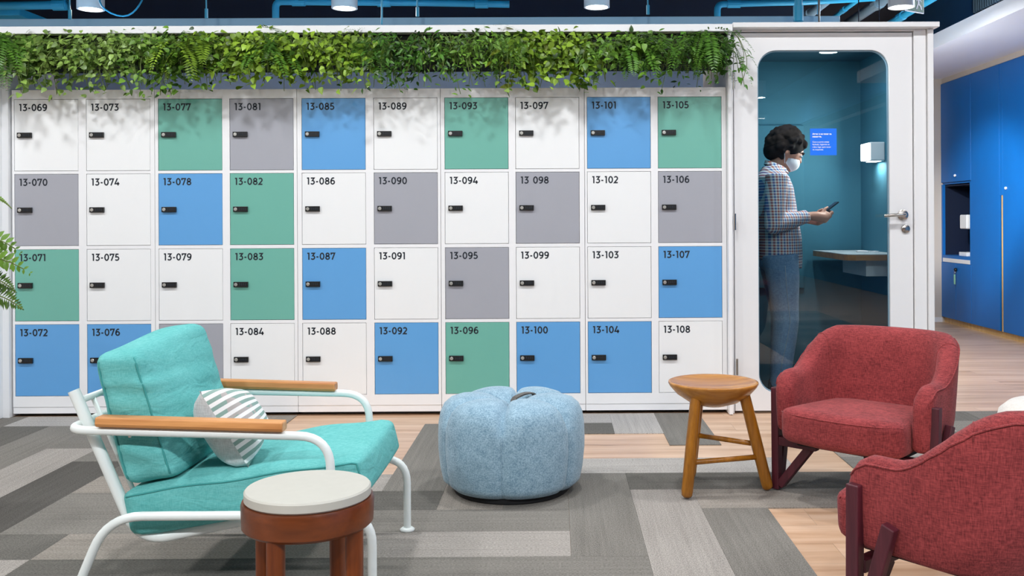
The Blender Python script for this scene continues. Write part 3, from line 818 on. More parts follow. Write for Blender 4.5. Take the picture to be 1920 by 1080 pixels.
# door leaf with a round-cornered window
Y0, Y1 = YW - .004, YW + .04
inner = round_rect(WX0, WX1, WZ0, WZ1, .105, 10)
def leaf_ring(y, grow=0.):
    outs = []; ins = []
    for (x, z, k, t_) in inner:
        ins.append(Vector((x, y, z)))
        cx, cz = (DX1, DZ1) if k == 0 else (DX0, DZ1) if k == 1 else (DX0, DZ0) if k == 2 else (DX1, DZ0)
        hor = (k in (0, 2))            # arc starts on a vertical side for k 0, 2
        r = .105
        ix0, iz0 = (WX1 - r if k in (0, 3) else WX0 + r), (WZ1 - r if k in (0, 1) else WZ0 + r)
        if k in (0, 2):
            a = Vector((cx, y, iz0)); c_ = Vector((ix0, y, cz))
        else:
            a = Vector((ix0, y, cz)); c_ = Vector((cx, y, iz0))
        cc = Vector((cx, y, cz))
        outs.append(a.lerp(cc, t_ * 2) if t_ <= .5 else cc.lerp(c_, t_ * 2 - 1))
    return outs, ins
d = MB(); of, nf = leaf_ring(Y0); ob, nb_ = leaf_ring(Y1)
d.rings([of, nf, nb_, ob, ], True, False, loop=True)
door = d.build('door', M['booth_white'], booth); smooth_by_angle(door, 30); door['label'] = 'white door with a tall round cornered window'
g = MB(); n = len(inner); g.v = [Vector((x, YW + .016, z)) for (x, z, k, t_) in inner]; g.face(list(range(n)))
g.recalc = False; g.build('glass_pane', M['glass'], door)
g = MB(); rs = []
for (yy, rr) in ((YW + .010, .0), (YW + .010, .007), (YW + .022, .007), (YW + .022, .0)):
    q = round_rect(WX0 + rr, WX1 - rr, WZ0 + rr, WZ1 - rr, .105 - rr, 10); rs.append([Vector((x, yy, z)) for (x, z, k, t_) in q])
g.rings(rs, True, False, loop=True); g.build('window_gasket', M['pipe_grey'], door)
hp = at(1693, 403, YW - .01)
h = MB(); 
def disc_y(mb, c, r, y0, y1, seg=24, mi=0, dome=0.):
    rings = []
    for (rr, yy) in ((r, y1), (r, y0 + .002), (r - .003, y0), (.001, y0 - dome)):
        rings.append([Vector((c.x + rr * math.cos(2 * PI * i / seg), yy, c.z + rr * math.sin(2 * PI * i / seg))) for i in range(seg)])
    mb.rings(rings, True, True, mi)
disc_y(h, hp, .029, YW - .016, Y0)
h.tube(fillet([(hp.x, YW - .01, hp.z), (hp.x, YW - .055, hp.z + .002), (hp.x - .06, YW - .058, hp.z - .001), (hp.x - .118, YW - .05, hp.z - .004)], .02, 5), [.011] * 7 + [.010] * 6 + [.006] * 1 if False else .0095, 14)
smooth_by_angle(h.build('lever_handle', M['steel'], door))
lk = at(1697, 429, YW); h = MB(); disc_y(h, lk, .0235, YW - .014, Y0); h.box(lk.x - .003, lk.x + .003, YW - .0165, YW - .013, lk.z - .009, lk.z + .009)
smooth_by_angle(h.build('lock_cylinder', M['steel'], door))
for (px, py) in ((1376, 152), (1378, 416), (1382, 688)):
    q = at(px, py, YW - .045); h = MB(); h.tube([(q.x, YW - .046, q.z - .045), (q.x, YW - .046, q.z + .045)], .0065, 12); smooth_by_angle(h.build('hinge', M['steel'], door))

# notice on the glass
sp = at(1519, 241, YW + .012); sq = at(1569, 291, YW + .012)
t = thing('notice_sticker', 'small bright blue notice with white writing on the booth glass', 'sticker', (sp.x, YW + .013, sq.z))
b = MB(); b.box(sp.x, sq.x, YW + .0138, YW + .0152, sq.z, sp.z); b.build('sheet', M['sticker'], t)
def text_obj(name, body, size, loc, mat, parent, bold=0., spacing=1.):
    c = bpy.data.curves.new(name, 'FONT'); c.body = body; c.size = size; c.offset = bold; c.space_line = spacing; c.fill_mode = 'FRONT'
    o = bpy.data.objects.new(name, c); COL.objects.link(o)
    dg = bpy.context.evaluated_depsgraph_get(); me = bpy.data.meshes.new_from_object(o.evaluated_get(dg)); bpy.data.objects.remove(o)
    me.materials.clear(); me.materials.append(mat)
    o = bpy.data.objects.new(name, me); COL.objects.link(o); o.rotation_euler = (PI / 2, 0, 0); o.parent = parent; o.location = Vector(loc) - world_loc(parent); return o
text_obj('heading', 'Atenção ao tocar na\nmaçaneta.', .0128, (sp.x + .013, YW + .0134, sp.z - .034), M['letter'], t, .0006, 1.15)
text_obj('body_text', 'Caso a porta esteja\nfechada, higienize as\nmãos logo após tocar\nna maçaneta.', .0118, (sp.x + .013, YW + .0134, sp.z - .078), M['letter'], t, .0001, 1.2)

# inside the booth: desk, lamp, sockets, plate
dk = Vector((1.66, 5.40, .866))
t = thing('wall_desk', 'small wall mounted desk with wooden edge inside the booth', 'desk', (IX1, 5.76, .84))
pl = [(IX1 - .001, 5.40), (dk.x + .05, 5.40), (dk.x + .012, 5.425), (dk.x, 5.47), (dk.x, 6.12), (IX1 - .001, 6.12)]
b = MB(); b.rings([[Vector((x, y, .864)) for x, y in pl], [Vector((x, y, .868)) for x, y in pl]], True, True); b.build('desk_top', M['desktop'], t)
b = MB(); b.rings([[Vector((x, y, .832)) for x, y in pl], [Vector((x, y, .864)) for x, y in pl]], True, True); b.build('desk_edge', M['deskedge'], t)
b = MB(); b.box(1.80, IX1 - .001, 5.50, 5.95, .735, .832); b.build('bracket_box', M['lampwhite'], t, bevel=.004)
t = thing('paper_cup_lid', 'small white object lying on the booth desk', 'lid', (1.86, 5.75, .868))
b = MB(); b.lathe([(0, 0), (.035, 0), (.038, .006), (.02, .010), (0, .010)], (1.86, 5.75, .868), 20); b.lathe([(0, 0), (.025, 0), (.028, .006), (0, .008)], (1.93, 5.74, .868), 20); smooth_by_angle(b.build('lid', M['mask'], t))
lp = at(1633, 285, 5.74)
t = thing('wall_lamp', 'white box wall lamp glowing inside the booth', 'wall lamp', (IX1, 5.76, lp.z))
b = MB(); b.box(1.895, IX1 - .001, 5.70, 5.84, lp.z - .055, lp.z + .058); b.build('housing', M['lampwhite'], t, bevel=.006)
b = MB(); b.box(1.880, 1.894, 5.705, 5.835, lp.z - .05, lp.z + .052); b.build('diffuser', M['glow'], t, bevel=.003)
b = MB(); b.box(1.91, 1.965, 5.715, 5.825, lp.z - .0585, lp.z - .0555); b.build('lower_diffuser', M['glow_soft'], t)
l = bpy.data.lights.new('wall_lamp_light', 'AREA'); l.shape = 'RECTANGLE'; l.size = .05; l.size_y = .1; l.energy = 1.2; l.color = (1, .95, .88)
lo = bpy.data.objects.new('wall_lamp_light', l); COL.objects.link(lo); lo.parent = t; lo.location = (1.9375 - IX1, 5.77 - 5.76, -.062)
l = bpy.data.lights.new('wall_lamp_light', 'AREA'); l.shape = 'RECTANGLE'; l.size = .1; l.size_y = .1; l.energy = 4.5; l.color = (1, .95, .88)
lo = bpy.data.objects.new('wall_lamp_light', l); COL.objects.link(lo); lo.parent = t; lo.location = (1.872 - IX1, .01, 0); lo.rotation_euler = (0, PI / 2, 0)
down_lamp('booth_ceiling_lamp', 'round lamp in the ceiling of the booth above the person', 1.50, 5.38, IZT - .006, 9, None, r=.06, h=.004, size=.1)
sk = at(1627, 322, IYB)
t = thing('power_socket', 'dark double power socket on the rear wall of the booth', 'socket', (sk.x, IYB, sk.z))
b = MB(); b.box(sk.x - .03, sk.x + .025, IYB - .012, IYB - .001, sk.z - .05, sk.z + .05); b.build('plate', M['teal_dark'], t, bevel=.003)
for dz in (-.025, .025):
    b = MB(); disc_y(b, Vector((sk.x, 0, sk.z + dz)), .016, IYB - .015, IYB - .012); b.build('outlet', M['black'], t)
t = thing('wall_plate', 'pale control plate on the booth side wall behind the handle', 'plate', (IX1, 5.55, 1.08))
b = MB(); b.box(IX1 - .012, IX1 - .001, 5.44, 5.58, 1.02, 1.14); b.build('plate', M['lampwhite'], t, bevel=.003)
b = MB(); b.box(IX1 - .016, IX1 - .012, 5.50, 5.52, 1.065, 1.095); b.build('button', M['black'], t)

# ------------------------------------------------------------------ person in the booth
def remesh(o, vox, it=4, fac=.5):
    r = o.modifiers.new('remesh', 'REMESH'); r.mode = 'VOXEL'; r.voxel_size = vox; r.use_smooth_shade = True
    s_ = o.modifiers.new('smooth', 'SMOOTH'); s_.iterations = it; s_.factor = fac; return o
def ell(mb, secs, seg=24):
    """stack of horizontal ellipses: (x, y, z, rx, ry[, tilt])"""
    rg = []
    for s_ in secs:
        x, y, z, rx, ry = s_[:5]; tl = s_[5] if len(s_) > 5 else 0.
        rg.append([Vector((x + rx * math.cos(2 * PI * i / seg), y + ry * math.sin(2 * PI * i / seg), z + tl * rx * math.cos(2 * PI * i / seg))) for i in range(seg)])
    mb.rings(rg, True, True)
PX0, PY = 1.338, 5.72
pe = thing('person', 'person in checked shirt, jeans and white face mask standing in the booth reading a phone', 'person', (PX0, PY, .02))
NY, FY = PY - .20, PY + .20                     # near and far shoulder
def limb(mb, pts, rs, seg=14): mb.tube(fillet(pts, .03, 3) if False else pts, rs, seg)
def mid(a, b, u): return Vector(a).lerp(Vector(b), u)
S_n, E_n, W_n = Vector((1.292, PY - .185, 1.318)), Vector((1.262, PY - .225, 1.035)), Vector((1.487, PY - .125, 1.088))
S_f, E_f, W_f = Vector((1.292, PY + .185, 1.318)), Vector((1.275, PY + .235, 1.045)), Vector((1.490, PY + .115, 1.078))
H_n, K_n, A_n = Vector((1.335, PY - .095, .86)), Vector((1.362, PY - .10, .47)), Vector((1.325, PY - .095, .095))
H_f, K_f, A_f = Vector((1.345, PY + .095, .86)), Vector((1.395, PY + .10, .47)), Vector((1.372, PY + .10, .095))
# body: trunk, neck, head, arms, hands, legs in one surface
b = MB()
ell(b, [(1.335, PY, .80, .09, .15), (1.335, PY, .92, .10, .145), (1.325, PY, 1.05, .10, .14), (1.312, PY, 1.18, .105, .155), (1.302, PY, 1.28, .095, .17), (1.300, PY, 1.335, .07, .14), (1.312, PY, 1.375, .055, .075)])
b.tube([(1.305, PY, 1.34), (1.342, PY, 1.40), (1.385, PY, 1.455)], [.062, .054, .055], 16)
TL = Matrix.Rotation(math.radians(31), 3, 'Y')
HC = Vector((1.400, PY, 1.484))
def hd(x, y, z): return HC + TL @ Vector((x, y, z))
b.sphere(HC, (.094, .076, .104), 20, 14, 0, TL)
b.sphere(hd(.028, 0, -.055), (.066, .058, .070), 18, 12, 0, TL)
b.tube([hd(.080, 0, .015), hd(.098, 0, -.020), hd(.094, 0, -.032)], [.008, .014, .010], 10)
for sg in (-1, 1): b.sphere(hd(-.012, sg * .076, -.012), (.020, .008, .030), 12, 8, 0, TL)
for (s_, e_, w_) in ((S_n, E_n, W_n), (S_f, E_f, W_f)):
    b.tube([s_, mid(s_, e_, .5), e_], [.050, .046, .038], 14); b.tube([e_, mid(e_, w_, .4), w_], [.040, .037, .026], 14)
for (h_, k_, a_) in ((H_n, K_n, A_n), (H_f, K_f, A_f)):
    b.tube([h_, mid(h_, k_, .5), k_], [.085, .072, .054], 14); b.tube([k_, mid(k_, a_, .35), a_], [.054, .056, .036], 14)
# phone and hands that close on it
PHC = Vector((1.628, PY - .045, 1.128)); pdir = Vector((.80, 0, .60)).normalized(); pw = Vector((0, 1, 0)); pn = pdir.cross(pw)
if pn.z < 0: pn = -pn
def ph(u, v, n_): return PHC + pdir * u + pw * v + pn * n_
palm_n = ph(-.055, -.045, -.022)
b.tube([W_n, mid(W_n, palm_n, .5) + Vector((0, 0, .004)), palm_n, ph(-.020, -.040, -.020)], [.025, .030, .034, .024], 12)
for k in range(4):                               # four fingers wrap under the phone to its far edge
    u = -.052 + k * .019; r = (.0088, .0094, .0092, .0080)[3 - k]
    b.tube([ph(u - .006, -.050, -.020), ph(u, -.022, -.030), ph(u + .003, .012, -.024), ph(u + .004, .038, -.012), ph(u + .003, .044, .004 - .002 * k)], [r * 1.15, r * 1.1, r, r * .9, r * .75], 10)
b.tube([ph(-.070, -.052, -.010), ph(-.050, -.052, .012), ph(-.022, -.044, .020), ph(.004, -.030, .014)], [.014, .0115, .0095, .0075], 10)
palm_f = ph(-.075, .040, -.026)
b.tube([W_f, mid(W_f, palm_f, .5), palm_f, ph(-.045, .030, -.040)], [.025, .029, .033, .022], 12)
for k in range(4):
    u = -.070 + k * .018; r = (.0088, .0094, .0092, .0080)[3 - k]
    b.tube([ph(u - .004, .050, -.034), ph(u, .026, -.046), ph(u + .003, -.006, -.044), ph(u + .002, -.034, -.036)], [r * 1.15, r * 1.1, r, r * .75], 10)
b.tube([ph(-.085, .050, -.012), ph(-.062, .050, .010), ph(-.036, .040, .018), ph(-.014, .026, .013)], [.014, .0115, .0095, .0075], 10)
remesh(b.build('body', M['skin'], pe), .0055, 3)
# face: eyes and brows
for sg in (-1, 1):
    b = MB(); b.sphere(hd(.080, sg * .032, .006), (.010, .013, .008), 12, 8, 0, TL); b.sphere(hd(.0855, sg * .034, .004), (.005, .006, .006), 10, 6, 1, TL); b.build('eye', [M['mask'], M['black']], pe, smooth=True)
    b = MB(); b.tube([hd(.090, sg * .014, .024), hd(.088, sg * .034, .030), hd(.072, sg * .054, .024)], [.0045, .005, .003], 8); b.build('eyebrow', M['hair'], pe, smooth=True)
# hair: thick curly mass
b = MB(); rr = random.Random(5)
b.sphere(hd(-.022, 0, .028), (.106, .092, .104), 20, 14, 0, TL)
b.sphere(hd(-.075, 0, -.035), (.062, .080, .070), 16, 12, 0, TL)
for k in range(230):
    a, c_ = rr.uniform(0, 2 * PI), rr.uniform(-.75, 1); s2 = math.sqrt(1 - c_ * c_); p = Vector((s2 * math.cos(a), s2 * math.sin(a), c_))
    if p.x > .30 and p.z < .42: continue
    if p.x > .05 and p.z < -.05: continue
    q = hd(-.026 + p.x * .112, p.y * .096, .022 + p.z * .108); b.sphere(q, rr.uniform(.014, .024), 8, 6)
hr = remesh(b.build('hair', M['hair'], pe), .007, 1, .3)
# mask with ear loops
b = MB(); rg = []
for i in range(15):
    th = math.radians(-92 + 184 * i / 14); row = []
    for j in range(11):
        v = -1 + 2 * j / 10; wv = math.cos(th); k = 1 - .10 * v * v
        hgt_ = .050 * (.55 + .45 * max(0, wv))
        rx = .052 + .040 * math.cos(v * 1.1) * max(0, wv) ** .6
        row.append(hd(.018 + rx * max(-.1, wv) * k + .006 * math.sin(j * 2.1) * 0, .066 * math.sin(th) * (1 - .12 * v * v * (v < 0)), -.052 + v * hgt_))
    rg.append(row)
b.rings(rg, False, False); mo = b.build('face_mask', M['mask'], pe, smooth=True)
s_ = mo.modifiers.new('solid', 'SOLIDIFY'); s_.thickness = .003; s_.offset = 1
for sg in (-1, 1):
    b = MB(); b.tube([hd(.020, sg * .067, -.020), hd(-.004, sg * .077, .020), hd(-.026, sg * .078, .010), hd(-.030, sg * .079, -.020), hd(.012, sg * .067, -.085)], .0022, 6); b.build('ear_loop', M['mask'], mo, smooth=True, shift=world_loc(pe))
# shirt
b = MB()
ell(b, [(1.345, PY, .800, .132, .178, -.22), (1.345, PY, .86, .136, .182), (1.342, PY, .96, .134, .178), (1.334, PY, 1.06, .126, .170), (1.322, PY, 1.16, .122, .178), (1.310, PY, 1.26, .116, .198), (1.303, PY, 1.325, .096, .188), (1.306, PY, 1.362, .072, .110), (1.316, PY, 1.392, .064, .078)], 32)
for (s_, e_, w_) in ((S_n, E_n, W_n), (S_f, E_f, W_f)):
    b.tube([s_ + Vector((0, 0, .01)), mid(s_, e_, .3), mid(s_, e_, .7), e_], [.068, .066, .060, .054], 16); b.sphere(e_, .054, 14, 10)
    b.tube([e_, mid(e_, w_, .35), mid(e_, w_, .8), mid(e_, w_, .97)], [.054, .053, .043, .040], 16)
remesh(b.build('shirt', M['plaid'], pe), .0075, 4)
b = MB()
rg = []
for (dz, g_) in ((0, 0), (.022, -.004), (.026, .003), (.002, .010)):
    rg.append([Vector((1.320 + .012 + (.064 + g_) * math.cos(2 * PI * i / 24), PY + (.070 + g_) * math.sin(2 * PI * i / 24), 1.372 + dz - .030 * math.cos(2 * PI * i / 24))) for i in range(24)])
b.rings(rg, True, False); b.build('collar', M['plaid'], pe, smooth=True)
# jeans
b = MB()
ell(b, [(1.340, PY, .93, .112, .158), (1.338, PY, .86, .122, .172), (1.338, PY, .80, .118, .172), (1.340, PY, .765, .10, .150)], 28)
for (h_, k_, a_) in ((H_n, K_n, A_n), (H_f, K_f, A_f)):
    b.tube([h_ + Vector((-.005, 0, .0)), mid(h_, k_, .35), mid(h_, k_, .75), k_, mid(k_, a_, .25), mid(k_, a_, .6), mid(k_, a_, .9), a_ + Vector((.004, 0, -.015))], [.108, .098, .082, .076, .074, .066, .062, .064], 18)
remesh(b.build('jeans', M['denim'], pe), .009, 4)
b = MB(); pts = []
for (z, dx) in ((.80, .0), (.70, .0), (.58, .006), (.47, .012), (.36, .004), (.24, -.010), (.10, -.018)):
    u = (.86 - z) / .39 if z > .47 else None
    c_ = mid(H_n, K_n, (.86 - z) / .39) if z >= .47 else mid(K_n, A_n, (.47 - z) / .375)
    r_ = np.interp(z, [.08, .2, .37, .47, .57, .72, .86], [.064, .064, .074, .076, .082, .098, .112])
    pts.append(Vector((c_.x + dx - .005, c_.y - r_ - .0005, z)))
b.tube(pts, .0018, 6); b.build('side_seam', M['stitch'], pe, smooth=True)
# shoes
for (a_, sy) in ((A_n, 0), (A_f, 0)):
    b = MB(); x, y = a_.x, a_.y
    ell(b, [(x + .052, y, .032, .125, .044), (x + .050, y, .05, .126, .046), (x + .040, y, .075, .112, .044), (x + .015, y, .10, .075, .042), (x + .0, y, .125, .052, .042)], 22)
    sh_ = b.build('shoe', M['shoe'], pe, smooth=True)
    b = MB(); ell(b, [(x + .054, y, .0205, .128, .046), (x + .054, y, .040, .130, .048)], 22); b.build('sole', M['sole'], sh_, shift=world_loc(pe))
t = thing('smartphone', 'dark smartphone held up by the person in the booth', 'phone', tuple(PHC))
b = MB(); hs = [(-.073, -.036), (.073, -.036), (.073, .036), (-.073, .036)]
b.add([ph(u, v, n_) for n_ in (-.004, .004) for u, v in hs], [(0, 3, 2, 1), (4, 5, 6, 7), (0, 1, 5, 4), (1, 2, 6, 5), (2, 3, 7, 6), (3, 0, 4, 7)]); b.build('case', M['black'], t, bevel=.003)
b = MB(); b.add([ph(u * .95, v * .92, .0044) for u, v in hs], [(0, 1, 2, 3)]); b.recalc = False; b.build('screen', M['cab_dark'], t)

# ------------------------------------------------------------------ right hand corridor
CXW = 3.97
t = thing('storage_cabinet', 'blue storage cabinet with an open niche holding a white dispenser', 'cabinet', (CXW + .3, 9.4, 0), 'blue cabinets along the corridor')
b = MB(); b.box(CXW + .02, CXW + .57, 9.05, 9.75, 0.05, .62); b.box(CXW + .02, CXW + .57, 9.05, 9.75, 1.41, 2.45); b.box(CXW + .5, CXW + .57, 9.05, 9.75, .62, 1.41); b.box(CXW + .004, CXW + .5, 9.05, 9.08, .62, 1.41); b.box(CXW + .004, CXW + .5, 9.72, 9.75, .62, 1.41)
b.build('carcass', M['cab_blue'], t)
b = MB(); b.box(CXW + .49, CXW + .499, 9.08, 9.72, .68, 1.40); b.box(CXW + .03, CXW + .49, 9.08, 9.083, .69, 1.40); b.box(CXW + .03, CXW + .49, 9.717, 9.72, .69, 1.40); b.box(CXW + .03, CXW + .49, 9.083, 9.717, 1.39, 1.40); b.build('niche_lining', M['cab_dark'], t)
b = MB(); b.box(CXW + .004, CXW + .49, 9.081, 9.719, .66, .69); b.build('niche_shelf', M['cab_blue'], t)
b = MB(); b.box(CXW + .002, CXW + .49, 9.081, 9.719, .621, .66); b.build('worktop', M['lampwhite'], t)
b = MB(); b.box(CXW, CXW + .02, 9.052, 9.748, 1.43, 2.445); db = b.build('flap_door', M['cab_blue'], t, bevel=.002)
kq = Vector((CXW, 9.38, 1.49)); b = MB(); b.sphere((CXW - .012, 9.38, 1.49), .014, 12, 8); b.build('knob', M['lampwhite'], db, smooth=True)
b = MB(); b.box(CXW, CXW + .02, 9.052, 9.396, .055, .618); d1 = b.build('lower_door', M['cab_blue'], t, bevel=.002)
b = MB(); b.box(CXW, CXW + .02, 9.402, 9.748, .055, .618); b.build('lower_door', M['cab_blue'], t, bevel=.002)
b = MB(); b.sphere((CXW - .012, 9.375, .555), .018, 12, 8); b.build('lock', M['black'], d1, smooth=True)
t2 = thing('key_tag', 'pale green key tag hanging from the lower cabinet door', 'key', (CXW - .02, 9.375, .46))
b = MB(); b.tube([(CXW - .022, 9.375 + .016 * math.cos(2 * PI * i / 12), .525 + .016 * math.sin(2 * PI * i / 12)) for i in range(12)], .002, 5, loop=True); b.build('ring', M['steel'], t2)
b = MB(); b.box(CXW - .026, CXW - .019, 9.36, 9.39, .41, .508); b.build('tag', M['tag_green'], t2, bevel=.003)
t = thing('storage_cabinet', 'tall plain blue cabinet between the niche cabinet and the long handled one', 'cabinet', (CXW + .3, 8.75, 0), 'blue cabinets along the corridor')
b = MB(); b.box(CXW + .02, CXW + .57, 8.462, 9.048, .05, 2.45); b.build('carcass', M['cab_blue'], t)
b = MB(); b.box(CXW, CXW + .02, 8.464, 9.046, .055, 2.445); b.build('door', M['cab_blue'], t, bevel=.002)
t = thing('storage_cabinet', 'tall blue cabinet with a long wood edged handle slot', 'cabinet', (CXW + .3, 8.1, 0), 'blue cabinets along the corridor')
b = MB(); b.box(CXW + .02, CXW + .57, 7.30, 8.458, .05, 2.45); b.build('carcass', M['cab_blue'], t)
b = MB(); b.box(CXW, CXW + .02, 7.302, 8.40, .055, 2.445); b.box(CXW, CXW + .02, 8.40, 8.456, 1.27, 2.445); d1 = b.build('door', M['cab_blue'], t, bevel=.002)
b = MB(); b.box(CXW - .004, CXW + .02, 8.402, 8.416, .055, 1.27); b.build('handle_edge', M['ply'], d1)
b = MB(); b.box(CXW + .012, CXW + .02, 8.418, 8.456, .055, 1.27); b.build('handle_recess', M['black'], d1)
b = MB(); b.sphere((CXW - .006, 8.33, 1.33), .013, 12, 8); b.build('knob', M['lampwhite'], d1, smooth=True)
t = thing('storage_cabinet', 'blue cabinet nearest the camera at the right edge', 'cabinet', (CXW + .3, 6.7, 0), 'blue cabinets along the corridor')
b = MB(); b.box(CXW + .02, CXW + .57, 6.1, 7.296, .05, 2.45); b.build('carcass', M['cab_blue'], t)
b = MB(); b.box(CXW, CXW + .02, 6.102, 7.294, .055, 2.445); b.build('door', M['cab_blue'], t, bevel=.002)
b = MB(); b.box(CXW + .03, CXW + .58, 6.1, 9.75, -.004, .05); struct(b.build('baseboard_right', M['ply']))
b = MB(); b.box(CXW + .01, CXW + .58, 6.1, 9.75, 2.45, 2.5); struct(b.build('trim_1', M['beige']), 'beige strip above the blue cabinets')
b = MB(); b.box(3.19, CXW + .58, .5, 9.85, 2.5, 2.62); struct(b.build('trim_2', M['soffit']), 'white soffit over the corridor')
b = MB(); b.box(3.86, CXW + .62, 9.755, 9.87, -.004, 2.5); struct(b.build('trim_3', M['beige']), 'pale end post of the cabinet wall')
b = MB(); b.box(3.84, 3.98, 9.75, 9.88, -.004, .045); struct(b.build('baseboard_end', M['soffit']))
b = MB(); b.box(2.2, 6.4, 14.2, 14.3, 0, 3.0); struct(b.build('wall_corridor', M['plaster']), 'white wall at the end of the corridor')
q = at(1756, 310, 14.1)
for i, (pa, pb) in enumerate(((300, 316), (325, 332))):
    a = at(1755, pa, 14.18); c = at(1760, pb, 14.18); b = MB(); b.box(a.x, a.x + .16, 14.185, 14.199, c.z, a.z)
    tag(b.build('wall_sign', M['sticker']), ['tall small blue sign on the far white wall', 'lower smaller blue sign on the far white wall'][i], 'sign')
q = at(1752, 560, 13.4)
t = thing('office_chair', 'pale far chair with a curved back past the cabinet post', 'chair', (5.42, 12.9, 0))
b = MB(); cushion(b, [(5.2, 12.7, .45), (5.65, 12.7, .45), (5.65, 13.15, .45), (5.2, 13.15, .45), (5.2, 12.7, .52), (5.65, 12.7, .52), (5.65, 13.15, .52), (5.2, 13.15, .52)], (.3, .3, .9), (0, 0, .2), 6); b.build('seat', M['grille'], t, smooth=True)
b = MB(); cushion(b, [(5.2, 13.1, .6), (5.65, 13.1, .6), (5.65, 13.16, .6), (5.2, 13.16, .6), (5.2, 13.14, 1.0), (5.65, 13.14, 1.0), (5.65, 13.2, 1.0), (5.2, 13.2, 1.0)], (.4, .9, .4), (0, 0, 0), 6); b.tube([(5.42, 13.12, .48), (5.42, 13.18, .65)], .02, 8); b.build('backrest', M['grille'], t, smooth=True)
for (sx, sy) in ((-1, -1), (1, -1), (1, 1), (-1, 1)):
    b = MB(); b.tube([(5.425 + sx * .17, 12.92 + sy * .17, .46), (5.425 + sx * .2, 12.92 + sy * .2, 0)], .012, 8); b.build('leg', M['tube'], t)
# dispenser in the niche
t = thing('drinks_dispenser', 'white drinks dispenser standing in the dark cabinet niche', 'dispenser', (CXW + .12, 9.33, .69))
b = MB(); b.box(CXW + .04, CXW + .26, 9.24, 9.42, .69, .73); b.build('base', M['lampwhite'], t, bevel=.006)
b = MB(); b.box(CXW + .16, CXW + .26, 9.25, 9.33, .72, 1.0); b.build('column', M['lampwhite'], t, bevel=.006)
b = MB(); b.box(CXW + .04, CXW + .27, 9.24, 9.40, .96, 1.10); b.build('head', M['lampwhite'], t, bevel=.012)
def globe(label, x, y, z, gp):  # added glowing globe with fill light, kept out of view
    t = thing('added_fill_globe', label, 'ceiling lamp', (x, y, z))
    b = MB(); b.sphere((x, y, z), .10, 24, 14); b.build('globe', M['glow_soft'], t, smooth=True)
    b = MB(); b.tube([(x, y, z + .09), (x, y, 3.35)], .003, 8); b.build('stem', M['navy'], t)
    for sgn in (-1, 1):
        l = bpy.data.lights.new('fill_globe_light', 'POINT'); l.energy = gp / 2; l.shadow_soft_size = .05; l.color = (.95, .98, 1)
        lo = bpy.data.objects.new('fill_globe_light', l); COL.objects.link(lo); lo.parent = t; lo.location = (sgn * .15, 0, -.06)
globe('added fill light globe out of sight behind the booth', 2.5, 7.3, 1.85, 64)  # added to brighten soffit underside, cabinets and corridor floor
globe('added fill light globe out of sight above the soffit beside the blue wall', 3.55, 7.2, 2.97, 30)  # added to brighten the blue wall over the soffit
down_lamp('ceiling_downlight', 'white lamp over the far end of the corridor', 4.6, 12., 2.9, 90, None, size=.3)

def fill_spot(label, loc, aim, power, cone):  # added spotlight, hidden behind the booth, that brightens the cabinet fronts
    t = thing('added_fill_spot', label, 'ceiling lamp', loc, None); P0 = Vector(loc); d = (Vector(aim) - P0).normalized()
    b = MB(); b.tube([P0 - d * .16, P0], [.05, .05], 20); b.build('head', M['lampwhite'], t, smooth=False)
    b = MB(); b.tube([P0 - d * .001, P0 + d * .002], [.042, .042], 20); b.build('lens', M['glow'], t)
    b = MB(); b.tube([P0 - d * .09, P0 - d * .09 + Vector((0, 0, .2)), (P0.x - d.x * .09, P0.y - d.y * .09, 3.35)], .004, 8); b.build('stem', M['navy'], t)
    l = bpy.data.lights.new('spot_light', 'SPOT'); l.energy = power; l.spot_size = math.radians(cone); l.spot_blend = .8; l.shadow_soft_size = .05
    lo = bpy.data.objects.new('spot_light', l); COL.objects.link(lo); lo.parent = t; lo.location = d * .01; lo.rotation_euler = d.to_track_quat('-Z', 'Y').to_euler()
fill_spot('added fill spotlight out of sight aimed at the blue cabinets', (2.2, 6.75, 2.3), (3.97, 8.75, 1.15), 380, 38)

# ------------------------------------------------------------------ above the wall: duct, lamps, pipes, sign
a = at(0, 36, 6.3); c = at(1575, 29, 6.3)
b = MB(); b.box(-4.5, c.x, 6.3, 6.6, 2.16, (a.z + c.z) / 2)
tag(b.build('ceiling_duct', M['ledge'], bevel=.004), 'long blue grey duct running behind the top of the lockers', 'duct')
YL = 6.8
names = ['above the first two locker columns', 'above locker door 13-089', 'above locker door 13-101', 'beside the exit sign over the booth']
for (px, py), nm in zip(((170, 18), (646, 16), (1119, 14), (1690, 14)), names):
    q = at(px, py, YL); down_lamp('ceiling_downlight', 'white cylinder downlight ' + nm, q.x, YL, q.z, 30, 'white cylinder downlights behind the wall', r=.092, h=.34)
def pipe(pts, r, label, mat='pipe', name='ceiling_pipe', cat='pipe', group=None, fil=.05, joints=()):
    b = MB(); b.tube(fillet(pts, fil, 5), r, 12)
    o = b.build(name, M[mat], None, smooth=True, shift=pts[0]); o.location = pts[0]
    tag(o, label, cat, group)
    for j in joints:
        b = MB(); d = (Vector(j[1])).normalized(); p = Vector(j[0]); b.tube([p - d * .05, p + d * .05], r * 1.3, 12); b.build('coupling', M[mat], o, shift=world_loc(o))
    return o
YP = 7.4
def P(px, py, Y=YP): return at(px, py, Y)
pipe([P(517, 45), P(517, 3), P(800, 5), P(955, 8)], .028, 'blue pipe elbowing down left of the second downlight', joints=[(P(560, 3), (1, 0, 0)), (P(720, 4.5), (1, 0, 0)), (P(903, 7), (1, 0, 0))])
pipe([P(903, -40), P(903, 7)], .024, 'short blue pipe dropping onto the long blue pipe')
pipe([P(1345, 42), P(1345, 8), P(1450, 5), P(1500, 4), P(1640, -4)], .026, 'blue pipe elbowing down above locker door 13-105', joints=[(P(1376, 7), (1, 0, 0))])
